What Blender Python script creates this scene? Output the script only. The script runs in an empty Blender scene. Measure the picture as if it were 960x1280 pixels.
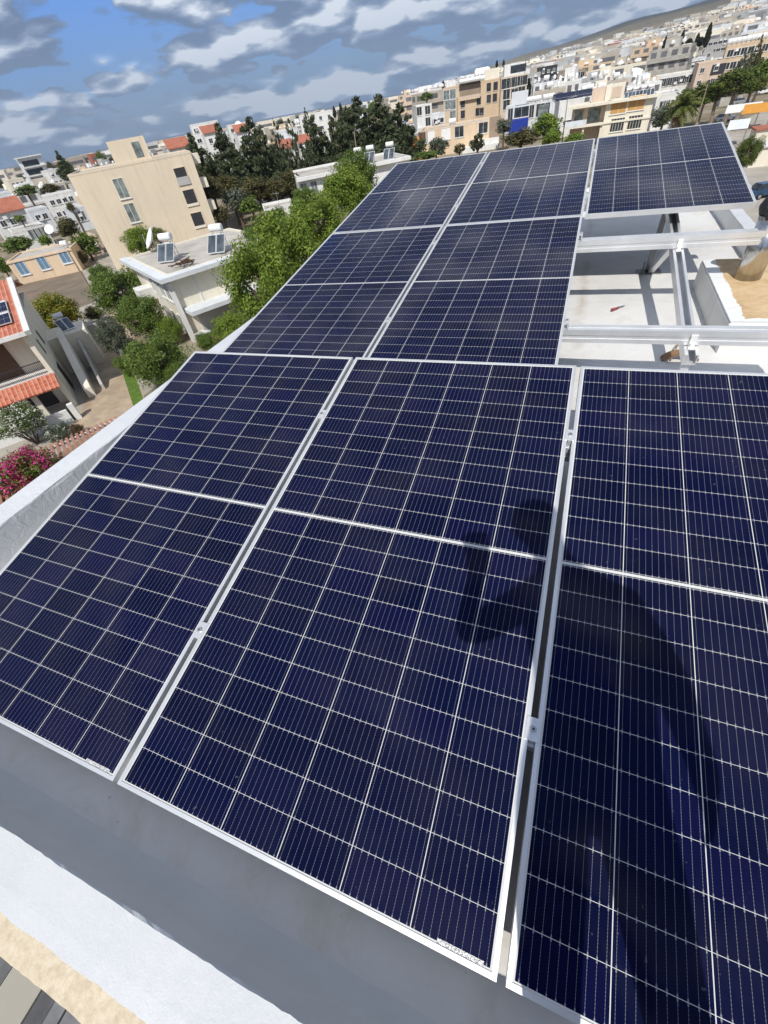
import bpy, math, random
import numpy as np
from math import radians as rad, sin, cos, pi
random.seed(7)
sc = bpy.context.scene
COL = sc.collection

# ------------------------------------------------------------------ camera model (960x1280 photograph)
F = 516.865
CAM = np.array([1.0431, 0.0629, 1.3607])
R = np.array([[0.9305, 0.3421, -0.1307], [0.1583, -0.6976, -0.6987], [-0.3302, 0.6295, -0.7033]])
_u, _s, _v = np.linalg.svd(R); R = _u @ _v
SUN = np.array([-0.1158, 0.6443, -0.7559])          # direction the sunlight travels
GZ = -13.0                                          # street level below the roof


def ray(x, y):
    d = R.T @ np.array([(x - 480) / F, (y - 640) / F, 1.0]); return d / np.linalg.norm(d)


def onz(x, y, z):
    d = ray(x, y); return CAM + (z - CAM[2]) / d[2] * d


def atd(x, y, D):
    d = ray(x, y); return CAM + d * D / math.hypot(d[0], d[1])


def proj(P):
    Y = R @ (np.asarray(P, float) - CAM); return np.array([480 + F * Y[0] / Y[2], 640 + F * Y[1] / Y[2]])


def azd(P):
    v = np.asarray(P, float)[:2] - CAM[:2]; return math.degrees(math.atan2(v[0], v[1])), math.hypot(*v)


def sstep(a, b, x):
    t = min(1, max(0, (x - a) / (b - a))); return t * t * (3 - 2 * t)


HILL = [(-180, 0), (-17, 0), (-14, .006), (-11, .0135), (-7, .019), (-2.5, .026), (1, .031), (4, .033), (6.5, .038), (9, .046), (10.5, .053), (13, .064), (20, .075), (40, .06), (60, 0), (180, 0)]


def hill_tan(az):
    for (a0, t0), (a1, t1) in zip(HILL, HILL[1:]):
        if a0 <= az <= a1:
            return t0 + (t1 - t0) * (az - a0) / (a1 - a0)
    return 0


def ground_z(x, y):
    az, D = azd((x, y))
    p = max(0, (D - 320) / 4200)
    h = hill_tan(az) * 4500 * min(1.0, p ** 1.15) if p < 1 else hill_tan(az) * 4500 * max(0.2, 1 - (p - 1) * .8)
    h += (14 * sin(x * .004 + 1) * sin(y * .0031) + 9 * sin(x * .011) * cos(y * .013 + 2)) * sstep(1200, 3200, D) * sstep(0, .03, hill_tan(az))
    h -= 30 * sstep(900, 2800, D) * (1 - sstep(-24, -14, az)) * (1 if az < 30 else 0)
    return GZ + h


# ------------------------------------------------------------------ object helpers
def tag(o, label=None, cat=None, group=None, kind=None):
    if label: o['label'] = label
    if cat: o['category'] = cat
    if group: o['group'] = group
    if kind: o['kind'] = kind
    return o


def empty(name, loc, label, cat, group=None):
    o = bpy.data.objects.new(name, None); COL.objects.link(o); o.location = tuple(loc); o.empty_display_size = .1
    return tag(o, label, cat, group)


class MB:
    def __init__(s):
        s.v = []; s.f = []; s.m = []

    def quad(s, a, b, c, d, m=0):
        i = len(s.v); s.v += [tuple(a), tuple(b), tuple(c), tuple(d)]; s.f.append((i, i + 1, i + 2, i + 3)); s.m.append(m)

    def poly(s, pts, m=0):
        i = len(s.v); s.v += [tuple(p) for p in pts]; s.f.append(tuple(range(i, i + len(pts)))); s.m.append(m)

    def box8(s, P, m=0):                             # P: 4 bottom + 4 top, counter-clockwise
        i = len(s.v); s.v += [tuple(p) for p in P]
        for f in ((3, 2, 1, 0), (4, 5, 6, 7), (0, 1, 5, 4), (1, 2, 6, 5), (2, 3, 7, 6), (3, 0, 4, 7)):
            s.f.append(tuple(i + k for k in f)); s.m.append(m)

    def box(s, x0, x1, y0, y1, z0, z1, m=0):
        s.box8([(x0, y0, z0), (x1, y0, z0), (x1, y1, z0), (x0, y1, z0), (x0, y0, z1), (x1, y0, z1), (x1, y1, z1), (x0, y1, z1)], m)

    def obox(s, o, a, b, c, x, y, z, m=0):           # box in a frame o + x*a + y*b + z*c
        o, a, b, c = (np.asarray(q, float) for q in (o, a, b, c))
        g = lambda i, j, k: o + a * x[i] + b * y[j] + c * z[k]
        s.box8([g(0, 0, 0), g(1, 0, 0), g(1, 1, 0), g(0, 1, 0), g(0, 0, 1), g(1, 0, 1), g(1, 1, 1), g(0, 1, 1)], m)

    def tube(s, p0, p1, r0, r1=None, n=10, m=0, caps=True):
        r1 = r0 if r1 is None else r1
        p0, p1 = np.asarray(p0, float), np.asarray(p1, float); d = p1 - p0; d = d / np.linalg.norm(d)
        a = np.cross(d, (0, 0, 1) if abs(d[2]) < .9 else (1, 0, 0)); a /= np.linalg.norm(a); b = np.cross(d, a)
        i = len(s.v)
        for p, r in ((p0, r0), (p1, r1)):
            for k in range(n):
                t = 2 * pi * k / n; s.v.append(tuple(p + r * (a * cos(t) + b * sin(t))))
        for k in range(n):
            s.f.append((i + k, i + (k + 1) % n, i + n + (k + 1) % n, i + n + k)); s.m.append(m)
        if caps:
            s.f.append(tuple(i + k for k in range(n))[::-1]); s.m.append(m)
            s.f.append(tuple(i + n + k for k in range(n))); s.m.append(m)

    def path(s, pts, rs, n=8, m=0):
        for k in range(len(pts) - 1):
            s.tube(pts[k], pts[k + 1], rs[k], rs[k + 1], n, m)

    def ball(s, c, r, n=10, m=0, sx=1, sy=1, sz=1):
        i = len(s.v); k = n // 2
        for a in range(k + 1):
            for b in range(n):
                t = pi * a / k; q = 2 * pi * b / n
                s.v.append((c[0] + r * sx * sin(t) * cos(q), c[1] + r * sy * sin(t) * sin(q), c[2] + r * sz * cos(t)))
        for a in range(k):
            for b in range(n):
                s.f.append((i + a * n + b, i + (a + 1) * n + b, i + (a + 1) * n + (b + 1) % n, i + a * n + (b + 1) % n)); s.m.append(m)

    def mesh(s, name, mats, origin=(0, 0, 0), smooth=False):
        me = bpy.data.meshes.new(name)
        o = np.asarray(origin, float)
        me.from_pydata([tuple(np.asarray(v) - o) for v in s.v], [], s.f)
        for m in (mats if isinstance(mats, (list, tuple)) else [mats]): me.materials.append(m)
        me.polygons.foreach_set('material_index', s.m)
        if smooth: me.polygons.foreach_set('use_smooth', [True] * len(s.f))
        me.update(); return me

    def build(s, name, mats, parent=None, smooth=False, bevel=0, origin=None):
        if origin is None: origin = parent_world(parent) if parent is not None else (0, 0, 0)
        o = bpy.data.objects.new(name, s.mesh(name, mats, origin, smooth)); COL.objects.link(o)
        if parent is not None: o.parent = parent
        else: o.location = tuple(origin)
        if bevel:
            b = o.modifiers.new('b', 'BEVEL'); b.width = bevel; b.segments = 2; b.limit_method = 'ANGLE'
        return o


def parent_world(p):                                 # everything here is translated only, so locations add up
    t = np.zeros(3)
    while p is not None:
        t += np.array(p.location); p = p.parent
    return t


KIDS = {}


def copy_tree(o, loc=None, label=None, group=None, rotz=None, scale=None):
    c = o.copy(); COL.objects.link(c)
    if loc is not None: c.location = tuple(loc)
    if rotz is not None: c.rotation_euler[2] = rotz
    if scale is not None: c.scale = (scale,) * 3 if np.isscalar(scale) else scale
    if label: c['label'] = label
    if group: c['group'] = group
    stack = [(o, c)]
    while stack:
        src, dst = stack.pop()
        for ch in [x for x in ALL() if x.parent == src]:
            d = ch.copy(); COL.objects.link(d); d.parent = dst; stack.append((ch, d))
    return c


def ALL():
    return list(COL.objects)


# ------------------------------------------------------------------ materials
class NT:
    def __init__(s, name):
        s.mat = bpy.data.materials.new(name); s.mat.use_nodes = True; s.t = s.mat.node_tree; s.n = s.t.nodes
        s.b = s.n['Principled BSDF']; s.out = s.n['Material Output']

    def add(s, t, **k):
        n = s.n.new(t)
        for a, v in k.items(): setattr(n, a, v)
        return n

    def link(s, a, b): s.t.links.new(a, b)

    def val(s, sock, v):
        if hasattr(v, 'is_linked') or isinstance(v, bpy.types.NodeSocket): s.link(v, sock)
        else: sock.default_value = v

    def math(s, op, a, b=None, c=None, clamp=False):
        n = s.add('ShaderNodeMath', operation=op, use_clamp=clamp)
        for i, x in enumerate((a, b, c)):
            if x is not None: s.val(n.inputs[i], x)
        return n.outputs[0]

    def mix(s, f, a, b):
        n = s.add('ShaderNodeMix', data_type='RGBA'); s.val(n.inputs['Factor'], f)
        for i, x in ((6, a), (7, b)):
            if isinstance(x, bpy.types.NodeSocket): s.link(x, n.inputs[i])
            else: n.inputs[i].default_value = (*x[:3], 1)
        return n.outputs[2]

    def noise(s, scale, detail=4, rough=.55, vec=None, dist=0):
        n = s.add('ShaderNodeTexNoise'); n.inputs['Scale'].default_value = scale; n.inputs['Detail'].default_value = detail
        n.inputs['Roughness'].default_value = rough; n.inputs['Distortion'].default_value = dist
        if vec is not None: s.link(vec, n.inputs['Vector'])
        return n.outputs[0]

    def ramp(s, fac, stops):
        n = s.add('ShaderNodeValToRGB'); s.link(fac, n.inputs[0]); e = n.color_ramp.elements
        while len(e) < len(stops): e.new(.5)
        for q, (p, c) in zip(e, stops): q.position = p; q.color = (*c, 1) if len(c) == 3 else c
        return n.outputs[0]

    def pos(s): return s.add('ShaderNodeNewGeometry').outputs['Position']

    def bump(s, h, strength=.3, dist=.01):
        n = s.add('ShaderNodeBump'); n.inputs['Strength'].default_value = strength; n.inputs['Distance'].default_value = dist
        s.link(h, n.inputs['Height']); s.link(n.outputs[0], s.b.inputs['Normal'])


def plain(name, c, rough=.7, var=.15, scale=2.0, metal=0, spec=.4, bump=0, dirt=None):
    t = NT(name); p = t.pos()
    mp = t.add('ShaderNodeMapping'); t.link(p, mp.inputs[0]); mp.inputs['Scale'].default_value = (2.2, 2.2, .22)
    n = t.noise(scale, 6, .6, p)
    lo = tuple(x * (1 - var) for x in c); hi = tuple(min(1, x * (1 + var)) for x in c)
    col = t.ramp(n, [(.3, lo), (.7, hi)])
    if dirt:
        if 'render' in name or 'wall' in name: col = t.mix(t.math('MULTIPLY', t.ramp(t.noise(.9, 7, .7, mp.outputs[0]), [(.50, (0, 0, 0)), (.72, (1, 1, 1))]), .5), col, dirt[0])
        col = t.mix(t.math('MULTIPLY', t.ramp(t.noise(scale * .31, 8, .7, p), [(.48, (0, 0, 0)), (.7, (1, 1, 1))]), dirt[1]), col, dirt[0])
    t.link(col, t.b.inputs['Base Color']); t.b.inputs['Roughness'].default_value = rough
    t.b.inputs['Metallic'].default_value = metal; t.b.inputs['Specular IOR Level'].default_value = spec
    if bump: t.bump(t.noise(scale * 12, 6, .6, p), bump, .01)
    return t.mat


M = {}
M['white'] = plain('white_wall_paint', (.72, .72, .70), .8, .06, .6, dirt=((.42, .40, .36), .35))
M['white2'] = plain('cool_white_render', (.66, .69, .72), .8, .06, .6, dirt=((.42, .42, .40), .4))
M['cream'] = plain('cream_render', (.70, .60, .46), .85, .05, .25, dirt=((.5, .42, .33), .25))
M['ivory'] = plain('ivory_render', (.75, .70, .58), .85, .05, .3, dirt=((.5, .45, .38), .3))
M['tan'] = plain('tan_render', (.62, .48, .33), .85, .07, .3, dirt=((.38, .30, .22), .3))
M['beige'] = plain('beige_render', (.47, .42, .35), .85, .1, .3)
M['peach'] = plain('peach_render', (.68, .53, .37), .85, .07, .3, dirt=((.45, .33, .22), .35))
M['pink'] = plain('pinkish_render', (.60, .48, .38), .85, .07, .3, dirt=((.4, .3, .24), .3))
M['greywall'] = plain('grey_render', (.40, .40, .39), .85, .08, .3)
M['brownwall'] = plain('brown_render', (.30, .23, .17), .85, .1, .3)
M['concrete'] = plain('bare_concrete', (.42, .40, .36), .9, .18, .8, dirt=((.2, .19, .17), .6))
M['roofgrey'] = plain('weathered_roof', (.46, .43, .38), .9, .16, .5, dirt=((.24, .21, .19), .75))
M['dark'] = plain('dark_paint_and_shade', (.035, .035, .04), .5, .2, 1.5)  # dark parts, and painted shade where walls have no real opening
M['metal'] = plain('galvanised_steel', (.45, .46, .47), .4, .12, 3, metal=.7)
M['tank'] = plain('white_tank_enamel', (.78, .78, .77), .35, .05, 2)
M['blue'] = plain('blue_canvas', (.01, .035, .30), .7, .1, 1.5)
M['shutter'] = plain('blue_shutter', (.12, .22, .32), .6, .15, 3)
M['orange'] = plain('orange_shutter', (.55, .31, .10), .6, .1, 3)
M['canvas'] = plain('orange_canvas', (.60, .27, .04), .8, .12, 1)
M['wood'] = plain('dark_wood', (.10, .055, .03), .7, .25, 3)
M['stone'] = plain('garden_stone', (.46, .40, .32), .9, .2, 1.5)
M['bark'] = plain('tree_bark', (.12, .085, .06), .95, .3, 4)
M['palebark'] = plain('pale_bark', (.24, .19, .15), .95, .3, 4)
M['rubber'] = plain('black_plastic', (.015, .015, .016), .5, .2, 20)
M['carblue'] = plain('blue_car_paint', (.02, .06, .12), .25, .1, 1, spec=.6)


def glassmat(name, c, rough=.08):
    t = NT(name); t.b.inputs['Base Color'].default_value = (*c, 1); t.b.inputs['Roughness'].default_value = rough; t.b.inputs['IOR'].default_value = 1.5
    n = t.noise(1.2, 3, .5, t.pos()); t.link(t.ramp(n, [(.35, tuple(x * .6 for x in c)), (.65, tuple(x * 1.5 for x in c))]), t.b.inputs['Base Color'])
    return t.mat


M['pane'] = glassmat('window_glass', (.035, .042, .05))
M['palepane'] = glassmat('pale_window_glass', (.16, .19, .19), .15)
M['collector'] = glassmat('collector_glass', (.07, .085, .10), .18)


def tilemat():
    t = NT('terracotta_tile'); uv = t.add('ShaderNodeUVMap').outputs[0]
    s = t.add('ShaderNodeSeparateXYZ'); t.link(uv, s.inputs[0])
    fx = t.math('FRACT', t.math('DIVIDE', s.outputs[0], .30)); fy = t.math('FRACT', t.math('DIVIDE', s.outputs[1], .38))
    hump = t.math('SINE', t.math('MULTIPLY', fx, pi))
    h = t.math('ADD', hump, t.math('MULTIPLY', fy, -.4))
    wn = t.add('ShaderNodeTexWhiteNoise', noise_dimensions='2D')
    cb = t.add('ShaderNodeCombineXYZ'); t.link(t.math('FLOOR', t.math('DIVIDE', s.outputs[0], .30)), cb.inputs[0]); t.link(t.math('FLOOR', t.math('DIVIDE', s.outputs[1], .38)), cb.inputs[1])
    t.link(cb.outputs[0], wn.inputs[0])
    col = t.ramp(wn.outputs[0], [(0, (.38, .085, .045)), (.5, (.47, .12, .065)), (1, (.53, .18, .11))])
    grout = t.math('MAXIMUM', t.math('LESS_THAN', hump, .42), t.math('LESS_THAN', fy, .10))
    col = t.mix(t.math('MULTIPLY', grout, .5), col, (.62, .42, .30))
    t.link(col, t.b.inputs['Base Color']); t.b.inputs['Roughness'].default_value = .8
    t.bump(h, .9, .05); return t.mat


M['tile'] = tilemat()
M['tileplain'] = plain('far_terracotta', (.36, .13, .08), .85, .2, .8)


def leafmat(name, stops, scale=.5, trans=.25):
    t = NT(name)
    g = t.add('ShaderNodeNewGeometry'); rnd = g.outputs['Random Per Island']
    f = t.math('ADD', t.math('MULTIPLY', rnd, .6), t.math('MULTIPLY', t.noise(scale, 3, .6, g.outputs['Position']), .8))
    f = t.math('SUBTRACT', f, .2, clamp=True)
    col = t.ramp(f, stops); t.link(col, t.b.inputs['Base Color']); t.b.inputs['Roughness'].default_value = .55
    t.b.inputs['Specular IOR Level'].default_value = .3
    tr = t.add('ShaderNodeBsdfTranslucent'); t.link(col, tr.inputs[0])
    mx = t.add('ShaderNodeMixShader'); mx.inputs[0].default_value = trans
    t.link(t.b.outputs[0], mx.inputs[1]); t.link(tr.outputs[0], mx.inputs[2]); t.link(mx.outputs[0], t.out.inputs[0])
    return t.mat


LM = {
    'bright': leafmat('bright_leaves', [(0, (.065, .11, .014)), (.5, (.15, .225, .026)), (1, (.29, .36, .055))]),
    'green': leafmat('green_leaves', [(0, (.045, .08, .014)), (.5, (.11, .17, .028)), (1, (.21, .28, .06))]),
    'dark': leafmat('dark_needles', [(0, (.024, .036, .016)), (.5, (.062, .080, .034)), (1, (.13, .145, .065))]),
    'cypress': leafmat('cypress_needles', [(0, (.006, .012, .006)), (.6, (.014, .024, .010)), (1, (.03, .04, .018))]),
    'olive': leafmat('olive_leaves', [(0, (.06, .075, .045)), (.5, (.11, .13, .085)), (1, (.19, .21, .15))]),
    'scrub': leafmat('dry_scrub_leaves', [(0, (.05, .05, .018)), (.5, (.10, .095, .032)), (1, (.17, .14, .06))]),
    'pine': leafmat('pine_needles', [(0, (.05, .075, .014)), (.5, (.10, .135, .024)), (1, (.19, .22, .05))]),
    'citrus': leafmat('citrus_leaves', [(0, (.03, .06, .008)), (.4, (.11, .16, .014)), (.68, (.34, .30, .03)), (.88, (.48, .28, .03)), (1, (.5, .16, .03))]),
    'palm': leafmat('palm_leaves', [(0, (.04, .055, .012)), (.5, (.10, .13, .025)), (1, (.22, .20, .06))]),
    'pinkfl': leafmat('pink_bracts', [(0, (.40, .015, .16)), (.5, (.68, .03, .30)), (1, (.78, .13, .42))]),
    'redfl': leafmat('faded_bracts', [(0, (.20, .04, .03)), (.5, (.33, .09, .07)), (1, (.45, .17, .12))]),
    'whitefl': leafmat('white_blossom', [(0, (.55, .55, .45)), (.5, (.72, .72, .62)), (1, (.8, .8, .75))]),
    'pebble': leafmat('pale_pebbles', [(0, (.3, .26, .2)), (1, (.5, .45, .38))], trans=0),
}

# roof paint with stains
t = NT('white_roof_paint'); p = t.pos()
base = t.ramp(t.noise(.9, 7, .65, p), [(.30, (.55, .54, .51)), (.48, (.66, .655, .635)), (.7, (.72, .72, .705))])
st = t.math('MULTIPLY', t.ramp(t.noise(2.1, 9, .72, p, .6), [(.52, (0, 0, 0)), (.72, (1, 1, 1))]), .55)
base = t.mix(st, base, (.50, .42, .30))
sp = t.ramp(t.noise(38, 3, .5, p), [(.70, (0, 0, 0)), (.76, (1, 1, 1))]); base = t.mix(t.math('MULTIPLY', sp, .5), base, (.30, .28, .25))
sx = t.add('ShaderNodeSeparateXYZ'); t.link(p, sx.inputs[0])
wob = t.math('ADD', sx.outputs[0], t.math('MULTIPLY', t.noise(1.4, 5, .6, p), .16))
strk = t.math('SUBTRACT', 1.0, t.math('MULTIPLY', t.math('ABSOLUTE', t.math('SUBTRACT', wob, 1.24)), 16), clamp=True)
strk = t.math('MULTIPLY', strk, t.ramp(t.noise(3.5, 5, .65, p), [(.35, (0, 0, 0)), (.62, (1, 1, 1))]))
base = t.mix(t.math('MULTIPLY', strk, .55), base, (.38, .31, .24))
t.link(base, t.b.inputs['Base Color']); t.b.inputs['Roughness'].default_value = .65; t.bump(t.noise(26, 8, .65, p), .35, .006)
M['roofpaint'] = t.mat
# parapet coat: thick white brushwork, bare tan render past an uneven edge on the street side
t = NT('parapet_paint'); p = t.pos(); sx = t.add('ShaderNodeSeparateXYZ'); t.link(p, sx.inputs[0])
col = t.ramp(t.noise(3, 7, .6, p), [(.3, (.55, .57, .58)), (.7, (.63, .64, .645))])
edge = t.math('ADD', sx.outputs[1], t.math('MULTIPLY', t.math('SUBTRACT', t.noise(9, 5, .6, p), .5), .012))
edge = t.math('ADD', edge, t.math('MULTIPLY', t.math('SUBTRACT', t.noise(60, 3, .6, p), .5), .008))
bare = t.math('LESS_THAN', edge, -.3005)
tanc = t.ramp(t.noise(40, 8, .7, p), [(.3, (.50, .40, .27)), (.55, (.66, .56, .41)), (.75, (.74, .66, .53))])
col = t.mix(bare, col, tanc); t.link(col, t.b.inputs['Base Color'])
t.b.inputs['Roughness'].default_value = .5
hh = t.math('ADD', t.noise(22, 6, .6, p), t.math('MULTIPLY', t.noise(90, 5, .65, p, 1.0), .5)); t.bump(hh, .45, .004)
M['parapet'] = t.mat
# glossy silvery-white coat on the inner parapet faces
t = NT('wet_white_paint'); p = t.pos()
t.link(t.ramp(t.noise(2.5, 7, .6, p), [(.3, (.58, .60, .62)), (.7, (.68, .69, .70))]), t.b.inputs['Base Color'])
t.b.inputs['Roughness'].default_value = .32; t.bump(t.noise(16, 6, .6, p, .8), .5, .012)
M['wetpaint'] = t.mat
# chimney cap: unpainted ochre render inside an irregular white rim
CHX0, CHY0, CHX1, CHY1, CHZ = 2.03, 3.30, 3.3, 4.95, .075
t = NT('chimney_cap'); p = t.pos(); sx = t.add('ShaderNodeSeparateXYZ'); t.link(p, sx.inputs[0])
j = t.math('MULTIPLY', t.math('SUBTRACT', t.noise(14, 5, .6, p), .5), .07)
d1 = t.math('MINIMUM', t.math('SUBTRACT', sx.outputs[0], CHX0 + .085), t.math('SUBTRACT', sx.outputs[1], CHY0 + .05))
ins = t.math('GREATER_THAN', t.math('ADD', d1, j), 0)
och = t.ramp(t.noise(7, 8, .7, p), [(.28, (.42, .27, .13)), (.5, (.56, .40, .22)), (.75, (.66, .52, .33))])
t.link(t.mix(ins, (.72, .73, .73), och), t.b.inputs['Base Color']); t.b.inputs['Roughness'].default_value = .85; t.bump(t.noise(40, 7, .65, p), .4, .005)
M['chimney'] = t.mat
# brushed aluminium
t = NT('anodised_aluminium'); p = t.pos()
t.link(t.ramp(t.noise(5, 4, .6, p), [(.3, (.66, .67, .68)), (.7, (.78, .79, .80))]), t.b.inputs['Base Color'])
t.b.inputs['Metallic'].default_value = .55; t.b.inputs['Roughness'].default_value = .38
M['alu'] = t.mat
t = NT('polished_steel'); t.b.inputs['Base Color'].default_value = (.56, .55, .53, 1); t.b.inputs['Metallic'].default_value = 1
t.link(t.ramp(t.noise(9, 4, .6, t.pos()), [(.3, (.16, .16, .16)), (.7, (.28, .28, .28))]), t.b.inputs['Roughness'])
M['steel'] = t.mat


# solar cells: six columns of half cells, eleven rows either side of the centre bar
def cellmat(name, cols, rows, pw, ph, mu, mv, gap_mid, L, base, buslines, tint):
    t = NT(name); uv = t.add('ShaderNodeUVMap').outputs[0]
    s = t.add('ShaderNodeSeparateXYZ'); t.link(uv, s.inputs[0]); u, v = s.outputs[0], s.outputs[1]
    up = t.math('GREATER_THAN', v, L / 2)
    cu = t.math('DIVIDE', t.math('SUBTRACT', u, mu), pw)
    cv = t.math('DIVIDE', t.math('SUBTRACT', t.math('SUBTRACT', v, mv), t.math('MULTIPLY', up, gap_mid)), ph)
    fu, fv = t.math('FRACT', cu), t.math('FRACT', cv)
    du = t.math('MULTIPLY', t.math('MINIMUM', fu, t.math('SUBTRACT', 1.0, fu)), pw)
    dv = t.math('MULTIPLY', t.math('MINIMUM', fv, t.math('SUBTRACT', 1.0, fv)), ph)
    gap = t.math('MAXIMUM', t.math('LESS_THAN', du, .0011), t.math('LESS_THAN', dv, .00055))
    mid = t.math('LESS_THAN', t.math('ABSOLUTE', t.math('SUBTRACT', v, L / 2)), gap_mid * .27)
    out = t.math('MAXIMUM', t.math('MAXIMUM', t.math('LESS_THAN', cu, 0), t.math('GREATER_THAN', cu, cols)),
                 t.math('MAXIMUM', t.math('LESS_THAN', cv, 0), t.math('GREATER_THAN', cv, rows)))
    white = t.math('MAXIMUM', t.math('MAXIMUM', gap, mid), out)
    oi = t.add('ShaderNodeObjectInfo')
    cb = t.add('ShaderNodeCombineXYZ'); t.link(t.math('FLOOR', cu), cb.inputs[0]); t.link(t.math('FLOOR', cv), cb.inputs[1]); t.link(t.math('MULTIPLY', oi.outputs['Random'], 50), cb.inputs[2])
    wn = t.add('ShaderNodeTexWhiteNoise', noise_dimensions='3D'); t.link(cb.outputs[0], wn.inputs[0])
    cell = t.ramp(wn.outputs[0], [(0, tuple(x * .72 for x in base)), (.6, base), (1, tint)])
    cell = t.mix(t.math('MULTIPLY', t.noise(1.7, 4, .6, uv), .45), cell, tuple(x * .55 for x in base))
    if buslines:
        fb = t.math('FRACT', t.math('MULTIPLY', cu, buslines))
        db = t.math('ABSOLUTE', t.math('SUBTRACT', fb, .5))
        dash = t.math('ADD', .42, t.math('MULTIPLY', t.math('LESS_THAN', t.math('FRACT', t.math('MULTIPLY', fv, 15)), .4), .5))
        pad = t.math('MULTIPLY', t.math('LESS_THAN', dv, .0055), t.math('LESS_THAN', db, .075))
        bus = t.math('MAXIMUM', t.math('MULTIPLY', t.math('LESS_THAN', db, .024), dash), t.math('MULTIPLY', pad, .9))
        cell = t.mix(bus, cell, (.22, .23, .26))
    col = t.mix(white, cell, (.60, .60, .585))
    dust = t.ramp(t.noise(3.3, 8, .7, uv, .5), [(.45, (0, 0, 0)), (.8, (1, 1, 1))])
    col = t.mix(t.math('MULTIPLY', t.ramp(t.noise(45, 2, .5, uv, .3), [(.735, (0, 0, 0)), (.76, (1, 1, 1))]), .10), col, (.5, .5, .48))
    col = t.mix(t.math('MULTIPLY', dust, .02), col, (.35, .33, .31))
    t.link(col, t.b.inputs['Base Color'])
    t.b.inputs['IOR'].default_value = 1.19
    t.link(t.ramp(t.noise(2.2, 5, .6, uv), [(.3, (.05, .05, .05)), (.7, (.12, .12, .12))]), t.b.inputs['Roughness'])
    t.b.inputs['Coat Weight'].default_value = 0
    return t.mat


PW, PL, PT = 1.134, 2.094, .035
M['cells'] = cellmat('solar_cells', 6, 22, .184, .093, .015, .015, .018, PL, (.0036, .0058, .033), 10, (.0048, .0056, .038))
M['farcells'] = cellmat('small_solar_cells', 6, 12, .16, .13, .02, .02, .02, 1.6, (.012, .018, .05), 0, (.015, .022, .06))

# ------------------------------------------------------------------ world, sun, haze, camera
w = bpy.data.worlds.new('World'); sc.world = w; w.use_nodes = True
nt = w.node_tree; nt.nodes.clear()
sun_elev = math.asin(-SUN[2]); toward = -SUN
sun_az = math.atan2(toward[0], toward[1])            # clockwise from +y


class WN(NT):
    def __init__(s, tree): s.t = tree; s.n = tree.nodes


t = WN(nt)
sky = t.add('ShaderNodeTexSky', sky_type='NISHITA'); sky.sun_disc = False; sky.sun_elevation = sun_elev; sky.sun_rotation = sun_az
sky.air_density = 1.0; sky.dust_density = .3; sky.ozone_density = 1.5; sky.altitude = 50
tc = t.add('ShaderNodeTexCoord'); g = tc.outputs['Generated']
s = t.add('ShaderNodeSeparateXYZ'); t.link(g, s.inputs[0])
zc = t.math('MAXIMUM', s.outputs[2], 0.0)


def cl(dz):                                          # cloud density; dz looks a little higher in the sky
    z_ = t.math('ADD', zc, dz) if dz else zc
    inv = t.math('DIVIDE', 1.0, t.math('ADD', z_, .25))
    cbx = t.add('ShaderNodeCombineXYZ')
    t.link(t.math('MULTIPLY', s.outputs[0], inv), cbx.inputs[0]); t.link(t.math('MULTIPLY', s.outputs[1], inv), cbx.inputs[1])
    t.link(t.math('MULTIPLY', z_, 3.1), cbx.inputs[2])
    sh = t.add('ShaderNodeVectorMath', operation='ADD'); t.link(cbx.outputs[0], sh.inputs[0]); sh.inputs[1].default_value = CLOUD_SHIFT
    wv = t.add('ShaderNodeTexNoise'); wv.inputs['Scale'].default_value = 3.0; wv.inputs['Detail'].default_value = 6; t.link(sh.outputs[0], wv.inputs['Vector'])
    wm = t.add('ShaderNodeVectorMath', operation='MULTIPLY_ADD'); t.link(wv.outputs['Color'], wm.inputs[0]); wm.inputs[1].default_value = (.34, .34, .34); t.link(sh.outputs[0], wm.inputs[2])
    puff = 0
    for sc_, am in ((2.4, .36), (6.2, .24)):
        vo = t.add('ShaderNodeTexVoronoi', feature='F1'); vo.inputs['Scale'].default_value = sc_; t.link(wm.outputs[0], vo.inputs['Vector'])
        q = t.math('MULTIPLY', t.math('SUBTRACT', .85, vo.outputs['Distance']), am); puff = q if puff == 0 else t.math('ADD', puff, q)
    big = t.noise(1.5, 3, .5, sh.outputs[0])
    fz = t.noise(8.5, 8, .62, sh.outputs[0], .2)
    return t.math('ADD', t.math('ADD', t.math('MULTIPLY', big, .50), puff), t.math('MULTIPLY', t.math('SUBTRACT', fz, .5), .17)), sh.outputs[0]


CLOUD_SHIFT = (3.2, 1.7, 5.1); CLOUD_T = .30
d0, v0 = cl(0); d1, _ = cl(.024)
gap_dir = ray(110, 45); gv = t.add('ShaderNodeVectorMath', operation='DOT_PRODUCT'); t.link(g, gv.inputs[0]); gv.inputs[1].default_value = tuple(gap_dir)
gapm = t.ramp(gv.outputs['Value'], [(.988, (0, 0, 0)), (.9995, (1, 1, 1))])
d0 = t.math('SUBTRACT', d0, t.math('MULTIPLY', gapm, .13))
cov = t.ramp(d0, [(CLOUD_T, (0, 0, 0)), (CLOUD_T + .075, (1, 1, 1))])
cov = t.math('MAXIMUM', cov, t.ramp(s.outputs[2], [(0.0, (.95, .95, .95)), (.17, (0, 0, 0))]))
lit = t.math('ADD', t.math('MULTIPLY', t.math('SUBTRACT', d0, d1), 5.6), .46)
lit = t.math('SUBTRACT', lit, t.math('MULTIPLY', t.math('SUBTRACT', d0, CLOUD_T + .05), .75))
lit = t.math('ADD', lit, t.math('MULTIPLY', t.math('SUBTRACT', t.noise(7, 7, .6, v0, .2), .5), .55), clamp=True)
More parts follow.
